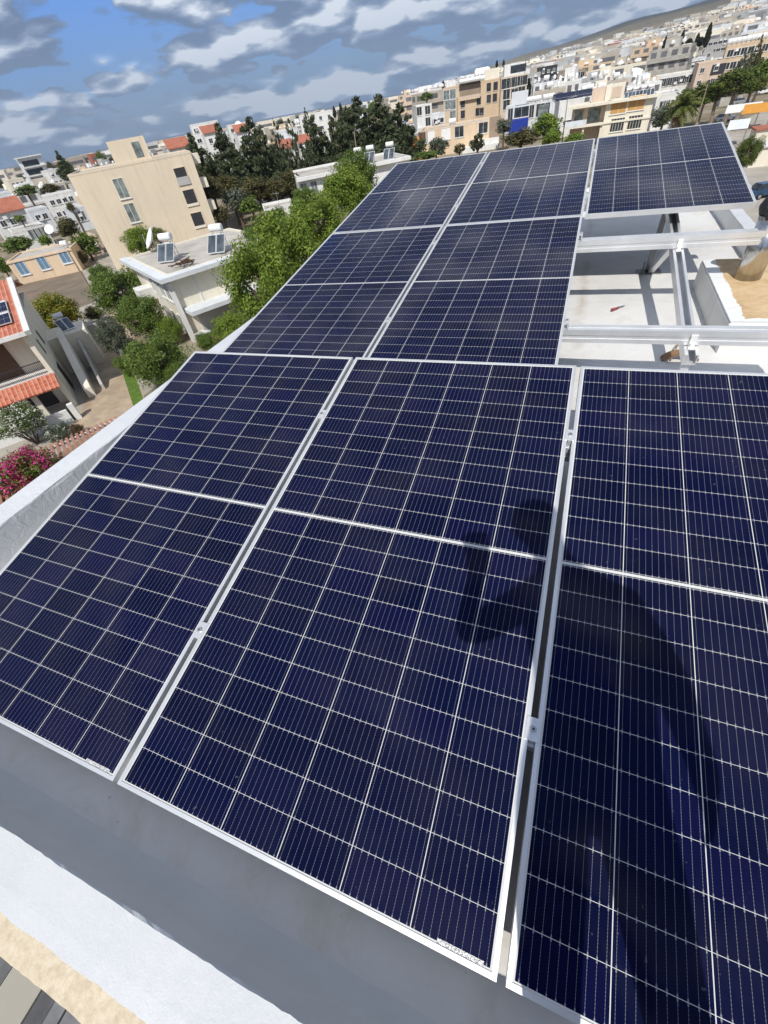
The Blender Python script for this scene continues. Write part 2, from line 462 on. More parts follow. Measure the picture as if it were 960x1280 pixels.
ccol = t.ramp(lit, [(0, (.11, .15, .225)), (.35, (.20, .25, .345)), (.64, (.43, .48, .555)), (.95, (.86, .88, .90))])
hz = t.ramp(s.outputs[2], [(0.0, (1, 1, 1)), (.20, (0, 0, 0))])
ccol = t.mix(t.math('MULTIPLY', hz, .50), ccol, (.11, .215, .40))
bgs = t.add('ShaderNodeBackground'); skyt = t.add('ShaderNodeMix', data_type='RGBA', blend_type='MULTIPLY'); skyt.inputs['Factor'].default_value = 1; t.link(sky.outputs[0], skyt.inputs[6]); skyt.inputs[7].default_value = (.27, .50, .96, 1); t.link(skyt.outputs[2], bgs.inputs[0]); bgs.inputs[1].default_value = .11
bgc = t.add('ShaderNodeBackground'); t.link(ccol, bgc.inputs[0]); bgc.inputs[1].default_value = 1.0
mx = t.add('ShaderNodeMixShader'); t.link(t.math('MULTIPLY', cov, .93), mx.inputs[0]); t.link(bgs.outputs[0], mx.inputs[1]); t.link(bgc.outputs[0], mx.inputs[2])
wo = t.add('ShaderNodeOutputWorld'); t.link(mx.outputs[0], wo.inputs[0])

from mathutils import Matrix, Vector
ld = bpy.data.lights.new('sun_light', 'SUN'); ld.energy = 3.35; ld.angle = rad(.53); ld.color = (1, .955, .88)
lo = bpy.data.objects.new('sun_light', ld); COL.objects.link(lo)
lo.rotation_euler = Vector(tuple(SUN)).to_track_quat('-Z', 'Y').to_euler(); lo.location = (0, -20, 40)

cd = bpy.data.cameras.new('camera'); cam = bpy.data.objects.new('camera', cd); COL.objects.link(cam); sc.camera = cam
cd.sensor_fit = 'HORIZONTAL'; cd.sensor_width = 36; cd.lens = F / 960 * 36; cd.clip_start = .02; cd.clip_end = 60000
m4 = Matrix([[R[0][0], -R[1][0], -R[2][0], CAM[0]], [R[0][1], -R[1][1], -R[2][1], CAM[1]], [R[0][2], -R[1][2], -R[2][2], CAM[2]], [0, 0, 0, 1]])
cam.matrix_world = m4
sc.view_settings.view_transform = 'Standard'; sc.view_settings.look = 'None'; sc.view_settings.gamma = 1; sc.view_settings.exposure = .40
sc.view_settings.use_curve_mapping = False
sc.cycles.use_denoising = True
sc.cycles.max_bounces = 6; sc.cycles.volume_bounces = 0; sc.cycles.transparent_max_bounces = 6
try: sc.cycles.denoiser = 'OPENIMAGEDENOISE'
except Exception: pass

# ------------------------------------------------------------------ the roof we stand on
T1 = rad(9.957); T2 = rad(7.2926); O1 = np.zeros(3); O2 = np.array([-1.2346, 2.3227, .2059])
PITCH = 1.154; GAP = .02


def tier(o, a):
    def f(u, v, n=0.0): return o + np.array([u, v * cos(a) - n * sin(a), v * sin(a) + n * cos(a)])
    return f


p1, p2 = tier(O1, T1), tier(O2, T2)
ZR = -.13; PX0, PX1, PY0, PY1 = -1.605, 2.615, -.353, 8.2
own = empty('apartment_building', (0.5, 4, GZ), 'white painted apartment building whose flat roof carries the solar panels', 'building')
m = MB(); m.box(PX0 + .02, PX1 - .02, PY0 + .02, PY1 - .02, GZ, ZR - .2); m.build('wall', M['white'], own)


def sheet(x0, x1, y0, y1, z, nx, ny, jit=0, seed=1):
    r = random.Random(seed); b = MB()
    P = [[(x0 + (x1 - x0) * i / nx, y0 + (y1 - y0) * j / ny, z + (r.uniform(-jit, jit) if 0 < i < nx and 0 < j < ny else 0)) for j in range(ny + 1)] for i in range(nx + 1)]
    b.v = [P[i][j] for i in range(nx + 1) for j in range(ny + 1)]
    for i in range(nx):
        for j in range(ny):
            k = i * (ny + 1) + j; b.f.append((k, k + ny + 1, k + ny + 2, k + 1)); b.m.append(0)
    return b


b = sheet(PX0 + .01, PX1 - .01, PY0 + .02, PY1 - .01, ZR, 60, 110, .0012); b.box(PX0 + .01, PX1 - .01, PY0 + .02, PY1 - .01, ZR - .2, ZR - .004)
b.build('roof_slab', M['roofpaint'], own)


def parapet(x0, x1, y0, y1, z1, axis, mats, seed, midx=0, rj=.0022, cove=False):
    """A low wall whose edges are a little uneven, like hand-laid render under thick paint."""
    r = random.Random(seed); L = (y1 - y0) if axis == 'y' else (x1 - x0); n = int(L / .02)
    prof = [(0, ZR - .02), (0, z1 - .012), (.010, z1), (.5, z1 + .002), (.985, z1), (.997, z1 - .006), (1, z1 - .020)]
    prof += [(1, ZR + .10), (1.05, ZR + .05), (1.16, ZR + .018), (1.36, ZR + .003), (1.45, ZR - .004)] if cove else [(1, ZR - .02)]
    b = MB(); ph = [r.uniform(0, 6) for _ in range(8)]
    for i in range(n + 1):
        s = i / n
        for k, (q, z) in enumerate(prof):
            wv = .0009 * sin(s * L * 7 + ph[k]) + .0009 * sin(s * L * 23 + ph[k]) + r.uniform(-rj, rj) if 0 < k < 7 else 0
            if axis == 'y': b.v.append((x0 + (x1 - x0) * q + wv, y0 + L * s, z + (wv * .4 if 0 < k < 7 else 0)))
            else: b.v.append((x0 + L * s, y0 + (y1 - y0) * q + wv, z + (wv * .4 if 0 < k < 7 else 0)))
    K = len(prof)
    for i in range(n):
        for k in range(K - 1):
            a = i * K + k; f = (a, a + 1, a + K + 1, a + K)
            b.f.append(f if axis == 'y' else f[::-1]); b.m.append(midx)
    for i in (0, n):
        f = tuple(i * K + k for k in range(K)); b.f.append(f); b.m.append(midx)
    o = b.build('parapet', mats, own)
    if cove: o.data.polygons.foreach_set('use_smooth', [(i % (K - 1)) >= 5 for i in range(n * (K - 1))] + [False] * 2)
    return o


parapet(PX0, PX1, -.353, -.182, .10, 'x', M['parapet'], 3, 0, .0013, True)
parapet(PX0, -1.435, -.178, PY1 - .15, .10, 'y', M['wetpaint'], 4, 0, .0004)
parapet(2.50, PX1, -.178, PY1 - .15, .035, 'y', M['wetpaint'], 5, 0, .0004)
parapet(PX0, PX1, PY1 - .146, PY1, .035, 'x', M['wetpaint'], 6)
# chimney stub with a bare cap
b = sheet(CHX0, CHX1, CHY0, 4.55, CHZ, 24, 24, .002, 9)
b.box(CHX0 + .002, CHX1 - .002, CHY0 + .002, 4.548, ZR - .01, CHZ - .003)
ch = empty('chimney_block', (2.6, 3.9, ZR), 'low white rendered chimney block with bare ochre top under the steel pipe', 'chimney')
b.build('chimney_cap', M['chimney'], ch)
m = MB(); m.box(CHX0 - .004, CHX1 + .004, CHY0 - .004, 4.554, ZR - .01, CHZ - .014); m.build('wall', M['white'], ch, bevel=.006)
# terrace under the parapet
tr = MB()
XS = [onz(x, y, -3.12)[0] for x, y in ((9, 1218), (40, 1256), (62, 1264), (79, 1268))]
for k, (x0, x1, mt) in enumerate(((-4.6, XS[0], 4), (XS[0] + .01, XS[1], 0), (XS[1] + .02, XS[2], 2), (XS[2] + .006, XS[3], 3), (XS[3] + .02, 2.6, 3))): tr.box(x0, x1, -5, -.40, -3.2, -3.12 + .004 * k, mt)
M['deckA'] = plain('beige_terrace', (.33, .31, .26), .85, .08, 1.5); M['deckB'] = plain('grey_decking', (.13, .13, .13), .8, .3, 6)
M['deckC'] = plain('dark_decking', (.075, .075, .08), .8, .3, 6); M['deckD'] = plain('mid_decking', (.16, .16, .165), .8, .3, 6)
tr.build('terrace', [M['deckA'], M['deckA'], M['deckC'], M['deckD'], M['deckB']], own)

# steel flue
CH = onz(934, 347, CHZ)
def z_at_row(x, y, row):
    lo_, hi_ = 0, 1.3
    for _ in range(40):
        mid = (lo_ + hi_) / 2
        if proj((x, y, mid))[1] > row: lo_ = mid
        else: hi_ = mid
    return lo_
ftop = z_at_row(CH[0], CH[1], 268)
fl = empty('flue_pipe', (CH[0], CH[1], CHZ), 'polished steel flue pipe with a black cowl standing on the ochre chimney top', 'flue pipe')
m = MB(); m.tube((CH[0], CH[1], CHZ - .01), (CH[0], CH[1], ftop), .082, .082, 40); m.build('pipe', M['steel'], fl, smooth=True).data.polygons.foreach_set('use_smooth', [True] * 42)
m = MB(); m.tube((CH[0], CH[1], ftop - .02), (CH[0], CH[1], ftop), .085, .085, 40);  m.build('collar', M['steel'], fl)
m = MB()
for k in range(9):
    a = k * .7; m.ball((CH[0] + .055 * cos(a), CH[1] + .055 * sin(a), ftop + .02 + .018 * (k % 3)), .05 + .012 * (k % 2), 9)
m.build('cowl', M['rubber'], fl)

# panels
def panel_parts(root, sticker):
    L, W = PL, PW; m = MB(); a = .011
    def ring(z0, z1, i0, i1):                        # outer side, lip, inner side
        o = [(0, 0), (W, 0), (W, L), (0, L)]; q = [(a, a), (W - a, a), (W - a, L - a), (a, L - a)]
        for k in range(4):
            A, B, C_, D = o[k], o[(k + 1) % 4], q[(k + 1) % 4], q[k]
            m.quad((*A, -PT), (*B, -PT), (*B, 0), (*A, 0)); m.quad((*A, 0), (*B, 0), (*C_, 0), (*D, 0)); m.quad((*D, 0), (*C_, 0), (*C_, -.006), (*D, -.006))
            m.quad((*D, -.0075), (*C_, -.0075), (*C_, -PT), (*D, -PT))
            f = 0.028; w_ = [(f, f), (W - f, f), (W - f, L - f), (f, L - f)]
            m.quad((*B, -PT), (*A, -PT), (*w_[k], -PT), (*w_[(k + 1) % 4], -PT))
    ring(0, 0, 0, 0)
    fr = m.build('frame', M['alu'], root, origin=(0, 0, 0))
    g_ = MB(); x = a - .001; g_.quad((x, x, -.0022), (W - x, x, -.0022), (W - x, L - x, -.0022), (x, L - x, -.0022)); g_.quad((x, L - x, -.007), (W - x, L - x, -.007), (W - x, x, -.007), (x, x, -.007))
    o = g_.build('glass', M['cells'], root, origin=(0, 0, 0)); uvl = o.data.uv_layers.new()
    for lp in o.data.loops:
        c = o.data.vertices[lp.vertex_index].co; uvl.data[lp.index].uv = (c.x, c.y)
    j = MB(); j.box(W * .42, W * .58, L * .49, L * .51, -.03, -.0075); j.build('junction_box', M['rubber'], root, origin=(0, 0, 0))
    if sticker:
        k = MB(); k.box(W - .135, W - .03, .0125, .0215, -.0021, -.0016)
        k.build('serial_sticker', M['sticker'], root, origin=(0, 0, 0))


t = NT('printed_sticker'); n_ = t.noise(600, 1, .5, t.pos()); t.link(t.ramp(n_, [(.47, (.10, .10, .11)), (.5, (.75, .75, .74))]), t.b.inputs['Base Color']); M['sticker'] = t.mat
PANELS = [
    (p1, T1, -PITCH, 0, 'front row solar panel lying closest to the long white side parapet', 1),
    (p1, T1, 0, 0, 'middle solar panel of the front row with the shadow of a raised phone on it', 1),
    (p1, T1, PITCH, 0, 'front row solar panel with the photographer\'s torso and legs in shadow on it', 1),
    (p2, T2, 0, 0, 'second row solar panel along the leafy green side of the roof', 0),
    (p2, T2, PITCH, 0, 'second row solar panel beside the empty bay of bare rails', 0),
    (p2, T2, 0, PL + GAP, 'top row solar panel at the corner beside the green trees', 0),
    (p2, T2, PITCH, PL + GAP, 'middle solar panel of the top row reflecting the clouds', 0),
    (p2, T2, 2 * PITCH, PL + GAP, 'top row solar panel overhanging the bare rails and white roof', 0)]
for k, (pf, a, u, v, lab, st_) in enumerate(PANELS):
    dz = (.0, .0015, -.001, .001, 0, .001, -.001, 0)[k]
    r_ = empty('solar_module', pf(u, v, dz), lab, 'solar panel', 'solar panels on the white roof'); r_.rotation_euler[0] = a
    panel_parts(r_, st_)

# racking
rack = empty('mounting_rack', (1.7, 5.0, ZR), 'aluminium mounting rack of rails and sloping beams under the solar panels', 'mounting rack')


def in_tier(pf):
    o = pf(0, 0, 0); return o, pf(1, 0, 0) - o, pf(0, 1, 0) - o, pf(0, 0, 1) - o


def rail(pf, u0, u1, v):
    o, a, bb, c = in_tier(pf); m = MB(); q = lambda y, z: m.obox(o, a, bb, c, (u0, u1), (v + y[0], v + y[1]), (-PT - .002 + z[0], -PT - .002 + z[1]))
    q((-.026, .026), (-.078, -.012)); q((-.030, -.009), (-.012, 0)); q((.009, .030), (-.012, 0)); q((-.030, -.0262), (-.034, -.012)); q((-.030, -.0262), (-.082, -.056)); q((.0262, .030), (-.082, -.012))
    m.build('rail', M['alu'], rack)


def beam(pf, u, v0, v1, n0=-.125):
    o, a, bb, c = in_tier(pf); m = MB(); q = lambda x, z: m.obox(o, a, bb, c, (u + x[0], u + x[1]), (v0, v1), (n0 + z[0], n0 + z[1]))
    q((-.034, .034), (-.062, -.058)); q((-.034, -.030), (-.058, 0)); q((.030, .034), (-.058, 0)); q((-.030, -.018), (-.004, 0)); q((.018, .030), (-.004, 0))
    m.build('beam', M['alu'], rack)


for v in (.5, 1.635): rail(p1, -1.20, 2.33, v)
for v in (.49, 1.735): rail(p2, -.04, 3.52, v)
for v in (PL + GAP + .45, PL + GAP + 1.68): rail(p2, -.04, 3.48, v)
for u in (.35, 1.70): beam(p2, u, -.05, 4.25)
beam(p2, 2.975, .37, 4.25)


def strut(a, b, wd, name, mt='alu'):
    a, b = np.asarray(a, float), np.asarray(b, float); d = b - a; L = np.linalg.norm(d); d /= L
    x = np.cross(d, (0, 1, 0)) if abs(d[1]) < .9 else np.cross(d, (1, 0, 0)); x /= np.linalg.norm(x); y = np.cross(d, x)
    m = MB(); m.obox(a, x, y, d, (-wd / 2, wd / 2), (-wd / 2, wd / 2), (0, L)); return m.build(name, M[mt], rack)


M['greysteel'] = plain('grey_steel_leg', (.26, .26, .25), .5, .1, 4, metal=.5)
for u, vis in ((2.975, 1), (1.70, 0), (.35, 0)):
    x = O2[0] + u - .03; y = 4.96; f = np.array([x, y, ZR + .012])
    strut(f + (0, .02, 0), p2(u, (y + .13 - O2[1]) / cos(T2), -.185), .042, 'leg', 'greysteel')
    strut(f + (.02, -.02, 0), p2(u, (y - .72 - O2[1]) / cos(T2), -.185), .042, 'brace')
    m = MB(); m.box(x - .09, x + .11, y - .07, y + .07, ZR + .001, ZR + .007)
    m.box(x - .045, x - .039, y - .05, y + .05, ZR + .007, ZR + .08); m.box(x + .045, x + .051, y - .05, y + .05, ZR + .007, ZR + .08)
    m.tube((x - .07, y - .045, ZR + .007), (x - .07, y - .045, ZR + .025), .008); m.tube((x + .085, y + .03, ZR + .007), (x + .085, y + .03, ZR + .025), .008)
    m.build('foot_plate', M['greysteel'], rack)
    e = p2(u, .42, -.187); strut((e[0], e[1], ZR), e, .04, 'leg')
    if vis:
        o, a, bb, c = in_tier(p2)
        for vv in (.49, 1.735):
            m = MB(); m.obox(o, a, bb, c, (u - .018, u + .014), (vv - .038, vv - .031), (-.125, -.058)); m.obox(o, a, bb, c, (u - .018, u + .014), (vv - .072, vv - .0381), (-.125, -.119))
            m.tube(p2(u - .005, vv - .045, -.119), p2(u - .005, vv - .045, -.100), .010)
            m.build('angle_bracket', M['tank'], rack)
for u in (-.85, .45, 1.75):
    for v, hh in ((.5, 0), (1.635, 0)):
        e = p1(u, v, -.117); strut((e[0], e[1], ZR), e, .04, 'leg')

# module clamps
def clamp(pf, a, u, v, lab, end=False):
    r_ = empty('panel_clamp', pf(u, v, 0), lab, 'clamp', 'clamps holding the solar panels'); r_.rotation_euler[0] = a
    m = MB(); w_ = .019 if not end else .014; m.box(-w_, w_, -.030, .030, .0012, .0045)
    if end: m.box(.006, .014, -.030, .030, -.034, .0012)
    else: m.box(-.007, .007, -.030, .030, -.034, .0012)
    m.build('clamp_plate', M['alu'], r_, origin=(0, 0, 0), bevel=.0006)
    m = MB(); m.tube((0, 0, .0045), (0, 0, .0105), .0085, .0085, 16); m.tube((0, 0, .0105), (0, 0, .0108), .0035, .0035, 6, 1)
    m.build('bolt', [M['metal'], M['dark']], r_, origin=(0, 0, 0))


for u, v, lab in ((1.144, .51, 'bolted clamp in the dark gap crossed by the photographer\'s shadow'), (1.144, 1.64, 'bolted clamp near the upper end of the front row gap beside the shadowed panel'),
                  (-.01, .49, 'bolted clamp low in the front row gap nearer the side parapet'), (-.01, 1.63, 'bolted clamp high in the front row gap nearer the side parapet')):
    clamp(p1, T1, u, v, lab)
for u, v, lab, e in ((1.144, .49, 'small clamp low in the gap of the second panel row', 0), (1.144, 1.735, 'small clamp high in the gap of the second panel row', 0),
                     (2.298, .49, 'end clamp where the lower bare rail leaves the second row', 1), (2.298, 1.735, 'end clamp where the upper bare rail leaves the second row', 1),
                     (1.144, PL + GAP + .45, 'small clamp low in the top row gap near the trees', 0), (1.144, PL + GAP + 1.68, 'small clamp high in the top row gap near the trees', 0),
                     (2.298, PL + GAP + .45, 'small clamp low in the top row gap beside the overhanging panel', 0), (2.298, PL + GAP + 1.68, 'small clamp high in the top row gap beside the overhanging panel', 0)):
    clamp(p2, T2, u, v, lab, e)

# odds and ends on the roof
A, B = onz(826, 449, ZR), onz(872, 449, ZR)
sc_ = empty('scrap_strap', (*((A + B) / 2)[:2], ZR), 'rusty curved offcut with two bent wires lying under the lower bare rail', 'scrap')
m = MB()
for k in range(12):
    s0, s1 = k / 12, (k + 1) / 12; h = lambda s: .05 * sin(pi * min(1, s * 1.15)) * (1 - .4 * s)
    P0, P1 = A + (B - A) * s0, A + (B - A) * s1
    m.box8([P0 + (0, -.035, h(s0)), P1 + (0, -.035, h(s1)), P1 + (0, .03, h(s1)), P0 + (0, .03, h(s0)), P0 + (0, -.035, h(s0) + .012), P1 + (0, -.035, h(s1) + .012), P1 + (0, .03, h(s1) + .012), P0 + (0, .03, h(s0) + .012)])
m.build('strap', plain('rusty_plate', (.24, .14, .07), .85, .45, 14), sc_)
for f_ in (.33, .8):
    q = A + (B - A) * f_; m = MB(); m.path([q + (-.02, -.04, .01), q + (0, .02, .07), q + (.05, .12, .10), q + (.03, .16, .02)], [.005] * 4, 6); m.build('wire', plain('rusty_wire', (.28, .18, .10), .7, .3, 20), sc_)
A, B = onz(764, 390, ZR), onz(780, 384, ZR); d_ = (B - A); tl = empty('screwdriver', (*A[:2], ZR), 'small red handled screwdriver lying on the white roof', 'screwdriver')
m = MB(); m.tube(A + (0, 0, .018), A + d_ * .5 + (0, 0, .014), .011, .008, 12); m.build('handle', plain('red_plastic', (.25, .05, .05), .5, .3, 30), tl)
m = MB(); m.tube(A + d_ * .5 + (0, 0, .018), A + d_ * 1.0 + (0, 0, .012), .006, .004, 8); m.build('blade', M['greysteel'], tl)

# the photographer, standing on the front parapet behind the lens
def skin_body(name, chain, edges, sub=2):
    me = bpy.data.meshes.new(name); me.from_pydata([c[:3] for c in chain], edges, []); o = bpy.data.objects.new(name, me); COL.objects.link(o)
    sk = o.modifiers.new('skin', 'SKIN'); sk.use_smooth_shade = True
    for i, c in enumerate(chain):
        r = c[3]; me.skin_vertices[0].data[i].radius = (r, r) if np.isscalar(r) else r
        me.skin_vertices[0].data[i].use_root = (i == 0)
    o.modifiers.new('s', 'SUBSURF').levels = sub; o.modifiers['s'].render_levels = sub
    dg = bpy.context.evaluated_depsgraph_get(); ev = o.evaluated_get(dg); out = bpy.data.meshes.new_from_object(ev)
    bpy.data.objects.remove(o); return out


back = -R[2]; rt, dn = R[0], R[1]
wr = CAM + back * .05 + dn * .13 - rt * .0; palm = CAM + back * .045 + dn * .055
ch_ = [(1.44, -.30, .99, .165), (1.455, -.275, 1.15, .168), (1.45, -.22, 1.30, .172), (1.41, -.18, 1.44, .10), (1.365, -.155, 1.555, .052), (1.325, -.14, 1.64, .068), (1.305, -.126, 1.73, .076), (1.30, -.12, 1.79, .045),
       (1.335, -.32, .93, .105), (1.305, -.31, .52, .078), (1.295, -.30, .20, .045), (1.29, -.29, .14, .04), (1.275, -.21, .125, .036), (1.265, -.15, .12, .028),
       (1.51, -.30, .93, .105), (1.525, -.26, .52, .078), (1.54, -.28, .20, .05), (1.54, -.28, .14, .04), (1.55, -.20, .125, .036), (1.555, -.14, .12, .028),
       (1.295, -.195, 1.43, .060), (1.07, -.195, 1.18, .046), (*wr, .028), (*palm, .040),
       (1.555, -.165, 1.43, .070), (1.635, -.15, 1.15, .058), (1.668, -.175, .95, .040), (1.668, -.18, .87, .036)]
ed = [(0, 1), (1, 2), (2, 3), (3, 4), (4, 5), (5, 6), (6, 7), (0, 8), (8, 9), (9, 10), (10, 11), (11, 12), (12, 13), (0, 14), (14, 15), (15, 16), (16, 17), (17, 18), (18, 19), (3, 20), (20, 21), (21, 22), (22, 23), (3, 24), (24, 25), (25, 26), (26, 27)]
for side, (base_i, basep) in enumerate(((23, np.array(palm)), (27, np.array((1.668, -.18, .87))))):
    for k in range(5):
        i0 = len(ch_)
        if side == 0:
            s_ = (-1.5 + k) * .02
            pts = [basep + dn * s_ * .9 + rt * .03 + back * .012, basep + dn * s_ + rt * .045 + back * (-.01), basep + dn * s_ + rt * .03 + back * (-.028)] if k < 4 else [basep - rt * .03 - dn * .02, basep - rt * .045 - dn * .045 + back * .0, basep - rt * .042 - dn * .07 - back * .01]
        else:
            s_ = (-1.5 + k) * .018; ln = (.085, .095, .09, .072)[k] if k < 4 else 0
            pts = [basep + np.array((s_ * .3, s_, -.035)), basep + np.array((s_ * .3 - .004, s_, -.035 - ln * .55)), basep + np.array((s_ * .3 - .018, s_, -.035 - ln))] if k < 4 else [basep + np.array((-.01, .03, -.01)), basep + np.array((-.02, .045, -.04)), basep + np.array((-.025, .045, -.065))]
        for j, q in enumerate(pts): ch_.append((*q, (.010, .009, .008)[j]))
        ed += [(base_i, i0), (i0, i0 + 1), (i0 + 1, i0 + 2)]
bm_ = skin_body('body', ch_, ed, 2)
t = NT('skin'); t.b.inputs['Base Color'].default_value = (.48, .28, .19, 1); t.b.inputs['Roughness'].default_value = .55; M['skin'] = t.mat
M['shirt'] = plain('blue_shirt', (.03, .11, .22), .85, .12, 3); M['jeans'] = plain('dark_jeans', (.03, .04, .07), .85, .15, 4); M['shoe'] = plain('white_trainers', (.6, .6, .58), .7, .1, 4)
for k in ('skin', 'shirt', 'jeans', 'shoe'): bm_.materials.append(M[k])
po = empty('person', (1.41, -.27, .10), 'person in a blue shirt and dark jeans standing on the parapet holding up a phone', 'person')
for v in bm_.vertices: v.co -= Vector(po.location)
bo = bpy.data.objects.new('body', bm_); COL.objects.link(bo); bo.parent = po
for f_ in bm_.polygons:
    c = np.array(f_.center) + np.array(po.location); f_.use_smooth = True
    arm = (c[0] < 1.16 and c[1] > -.15) or (c[0] > 1.60 and 0.55 < c[2] < 1.10)
    f_.material_index = 0 if (c[2] > 1.53 or arm) else 1 if c[2] > .98 else 2 if c[2] > .17 else 3
m = MB(); m.ball((1.303, -.133, 1.735), .094, 16, sx=.92, sz=.95); m.build('hair', plain('dark_hair', (.03, .02, .015), .8, .3, 30), po, smooth=True)
m = MB(); m.ball((1.29, -.046, 1.68), .014, 8, sz=1.6); m.ball((1.262, -.06, 1.705), .008, 8, 1); m.ball((1.32, -.052, 1.705), .008, 8, 1); m.build('face', [M['skin'], M['dark']], po)
ph = empty('smartphone', CAM + back * .012, 'black smartphone held up in the raised hand', 'phone')
m = MB(); m.obox(CAM + back * .012, rt, dn, back, (-.025, .048), (-.02, .135), (-.0035, .0045)); m.build('phone_case', M['rubber'], ph, bevel=.001)
m = MB(); m.obox(CAM + back * .012, rt, dn, back, (-.022, .045), (-.017, .132), (.0047, .0052)); m.build('screen', M['pane'], ph)

# ------------------------------------------------------------------ land and sea
rs = [0, 12, 25, 40, 60, 90, 130, 180, 240, 320, 420, 540, 680, 850, 1050, 1300, 1600, 1950, 2350, 2800, 3300, 3800, 4300, 4700, 5200, 6000]
azs = sorted(set([-180 + 10 * k for k in range(37)] + [-70 + 1.0 * k for k in range(100)]))
b = MB(); na = len(azs)
for r in rs:
    for a in azs:
        x, y = CAM[0] + r * sin(rad(a)), CAM[1] + r * cos(rad(a)); b.v.append((x, y, ground_z(x, y)))
for i in range(len(rs) - 1):
    for j in range(na - 1):
        k = i * na + j; b.f.append((k, k + 1, k + na + 1, k + na)[::-1]); b.m.append(0)
t = NT('dry_ground'); p = t.pos()
n1 = t.noise(.006, 8, .65, p); n2 = t.noise(.09, 8, .65, p)
c1 = t.ramp(n2, [(.3, (.10, .095, .05)), (.48, (.22, .18, .12)), (.6, (.30, .26, .20)), (.75, (.16, .15, .08))])
c2 = t.ramp(t.noise(.03, 9, .7, p), [(.3, (.020, .027, .024)), (.5, (.040, .046, .040)), (.72, (.085, .078, .066))])
sx = t.add('ShaderNodeSeparateXYZ'); t.link(p, sx.inputs[0])
far = t.math('ADD', t.math('MULTIPLY', t.math('SUBTRACT', sx.outputs[2], 25), .012), t.math('MULTIPLY', t.math('SUBTRACT', n1, .5), 1.2), clamp=True)
t.link(t.mix(far, c1, c2), t.b.inputs['Base Color']); t.b.inputs['Roughness'].default_value = .95; t.b.inputs['Specular IOR Level'].default_value = .1
tag(b.build('ground', t.mat, smooth=True), kind='structure')
sea = MB(); sea.poly([(CAM[0] + 42000 * sin(2 * pi * k / 96), 42000 * cos(2 * pi * k / 96), GZ - 18) for k in range(96)][::-1])
t = NT('sea_water'); t.b.inputs['Base Color'].default_value = (.02, .06, .12, 1); t.b.inputs['Roughness'].default_value = .35
tag(sea.build('sea', t.mat), kind='structure')


def patch(name, px, dz, mat, z=GZ):
    m = MB(); pts = [onz(x, y, z) for x, y in px]; m.poly([(q[0], q[1], z + dz) for q in pts]); o = m.build(name, mat)
    if o.data.polygons[0].normal.z < 0: o.data.flip_normals()
    return tag(o, kind='structure')


M['paving'] = plain('sandy_paving', (.42, .33, .23), .9, .22, .9, dirt=((.24, .18, .13), .8)); M['lot'] = plain('bare_earth', (.17, .135, .10), .95, .3, .35, dirt=((.26, .17, .11), .6))
M['grass'] = plain('lawn', (.09, .16, .02), .95, .3, 2.5); M['asphalt'] = plain('asphalt', (.10, .10, .10), .95, .2, .6); M['palepave'] = plain('pale_pavement', (.36, .33, .28), .95, .2, .3)
patch('street', [(-60, 660), (200, 480), (150, 395), (165, 300), (60, 350), (-60, 560)], .004, M['palepave'])
patch('garden_path', [(60, 560), (190, 520), (162, 452), (172, 400), (135, 385), (122, 440), (100, 520)], .012, M['paving'])
patch('vacant_lot', [(8, 352), (96, 326), (122, 376), (60, 400), (20, 380)], .012, M['lot'])
patch('lawn', [(152, 462), (163, 457), (182, 505), (168, 512)], .020, M['grass'])
patch('pavement', [(880, 170), (1000, 120), (1010, 300), (930, 300)], .006, M['palepave'])


# ------------------------------------------------------------------ buildings
UP = np.array([0, 0, 1.0])


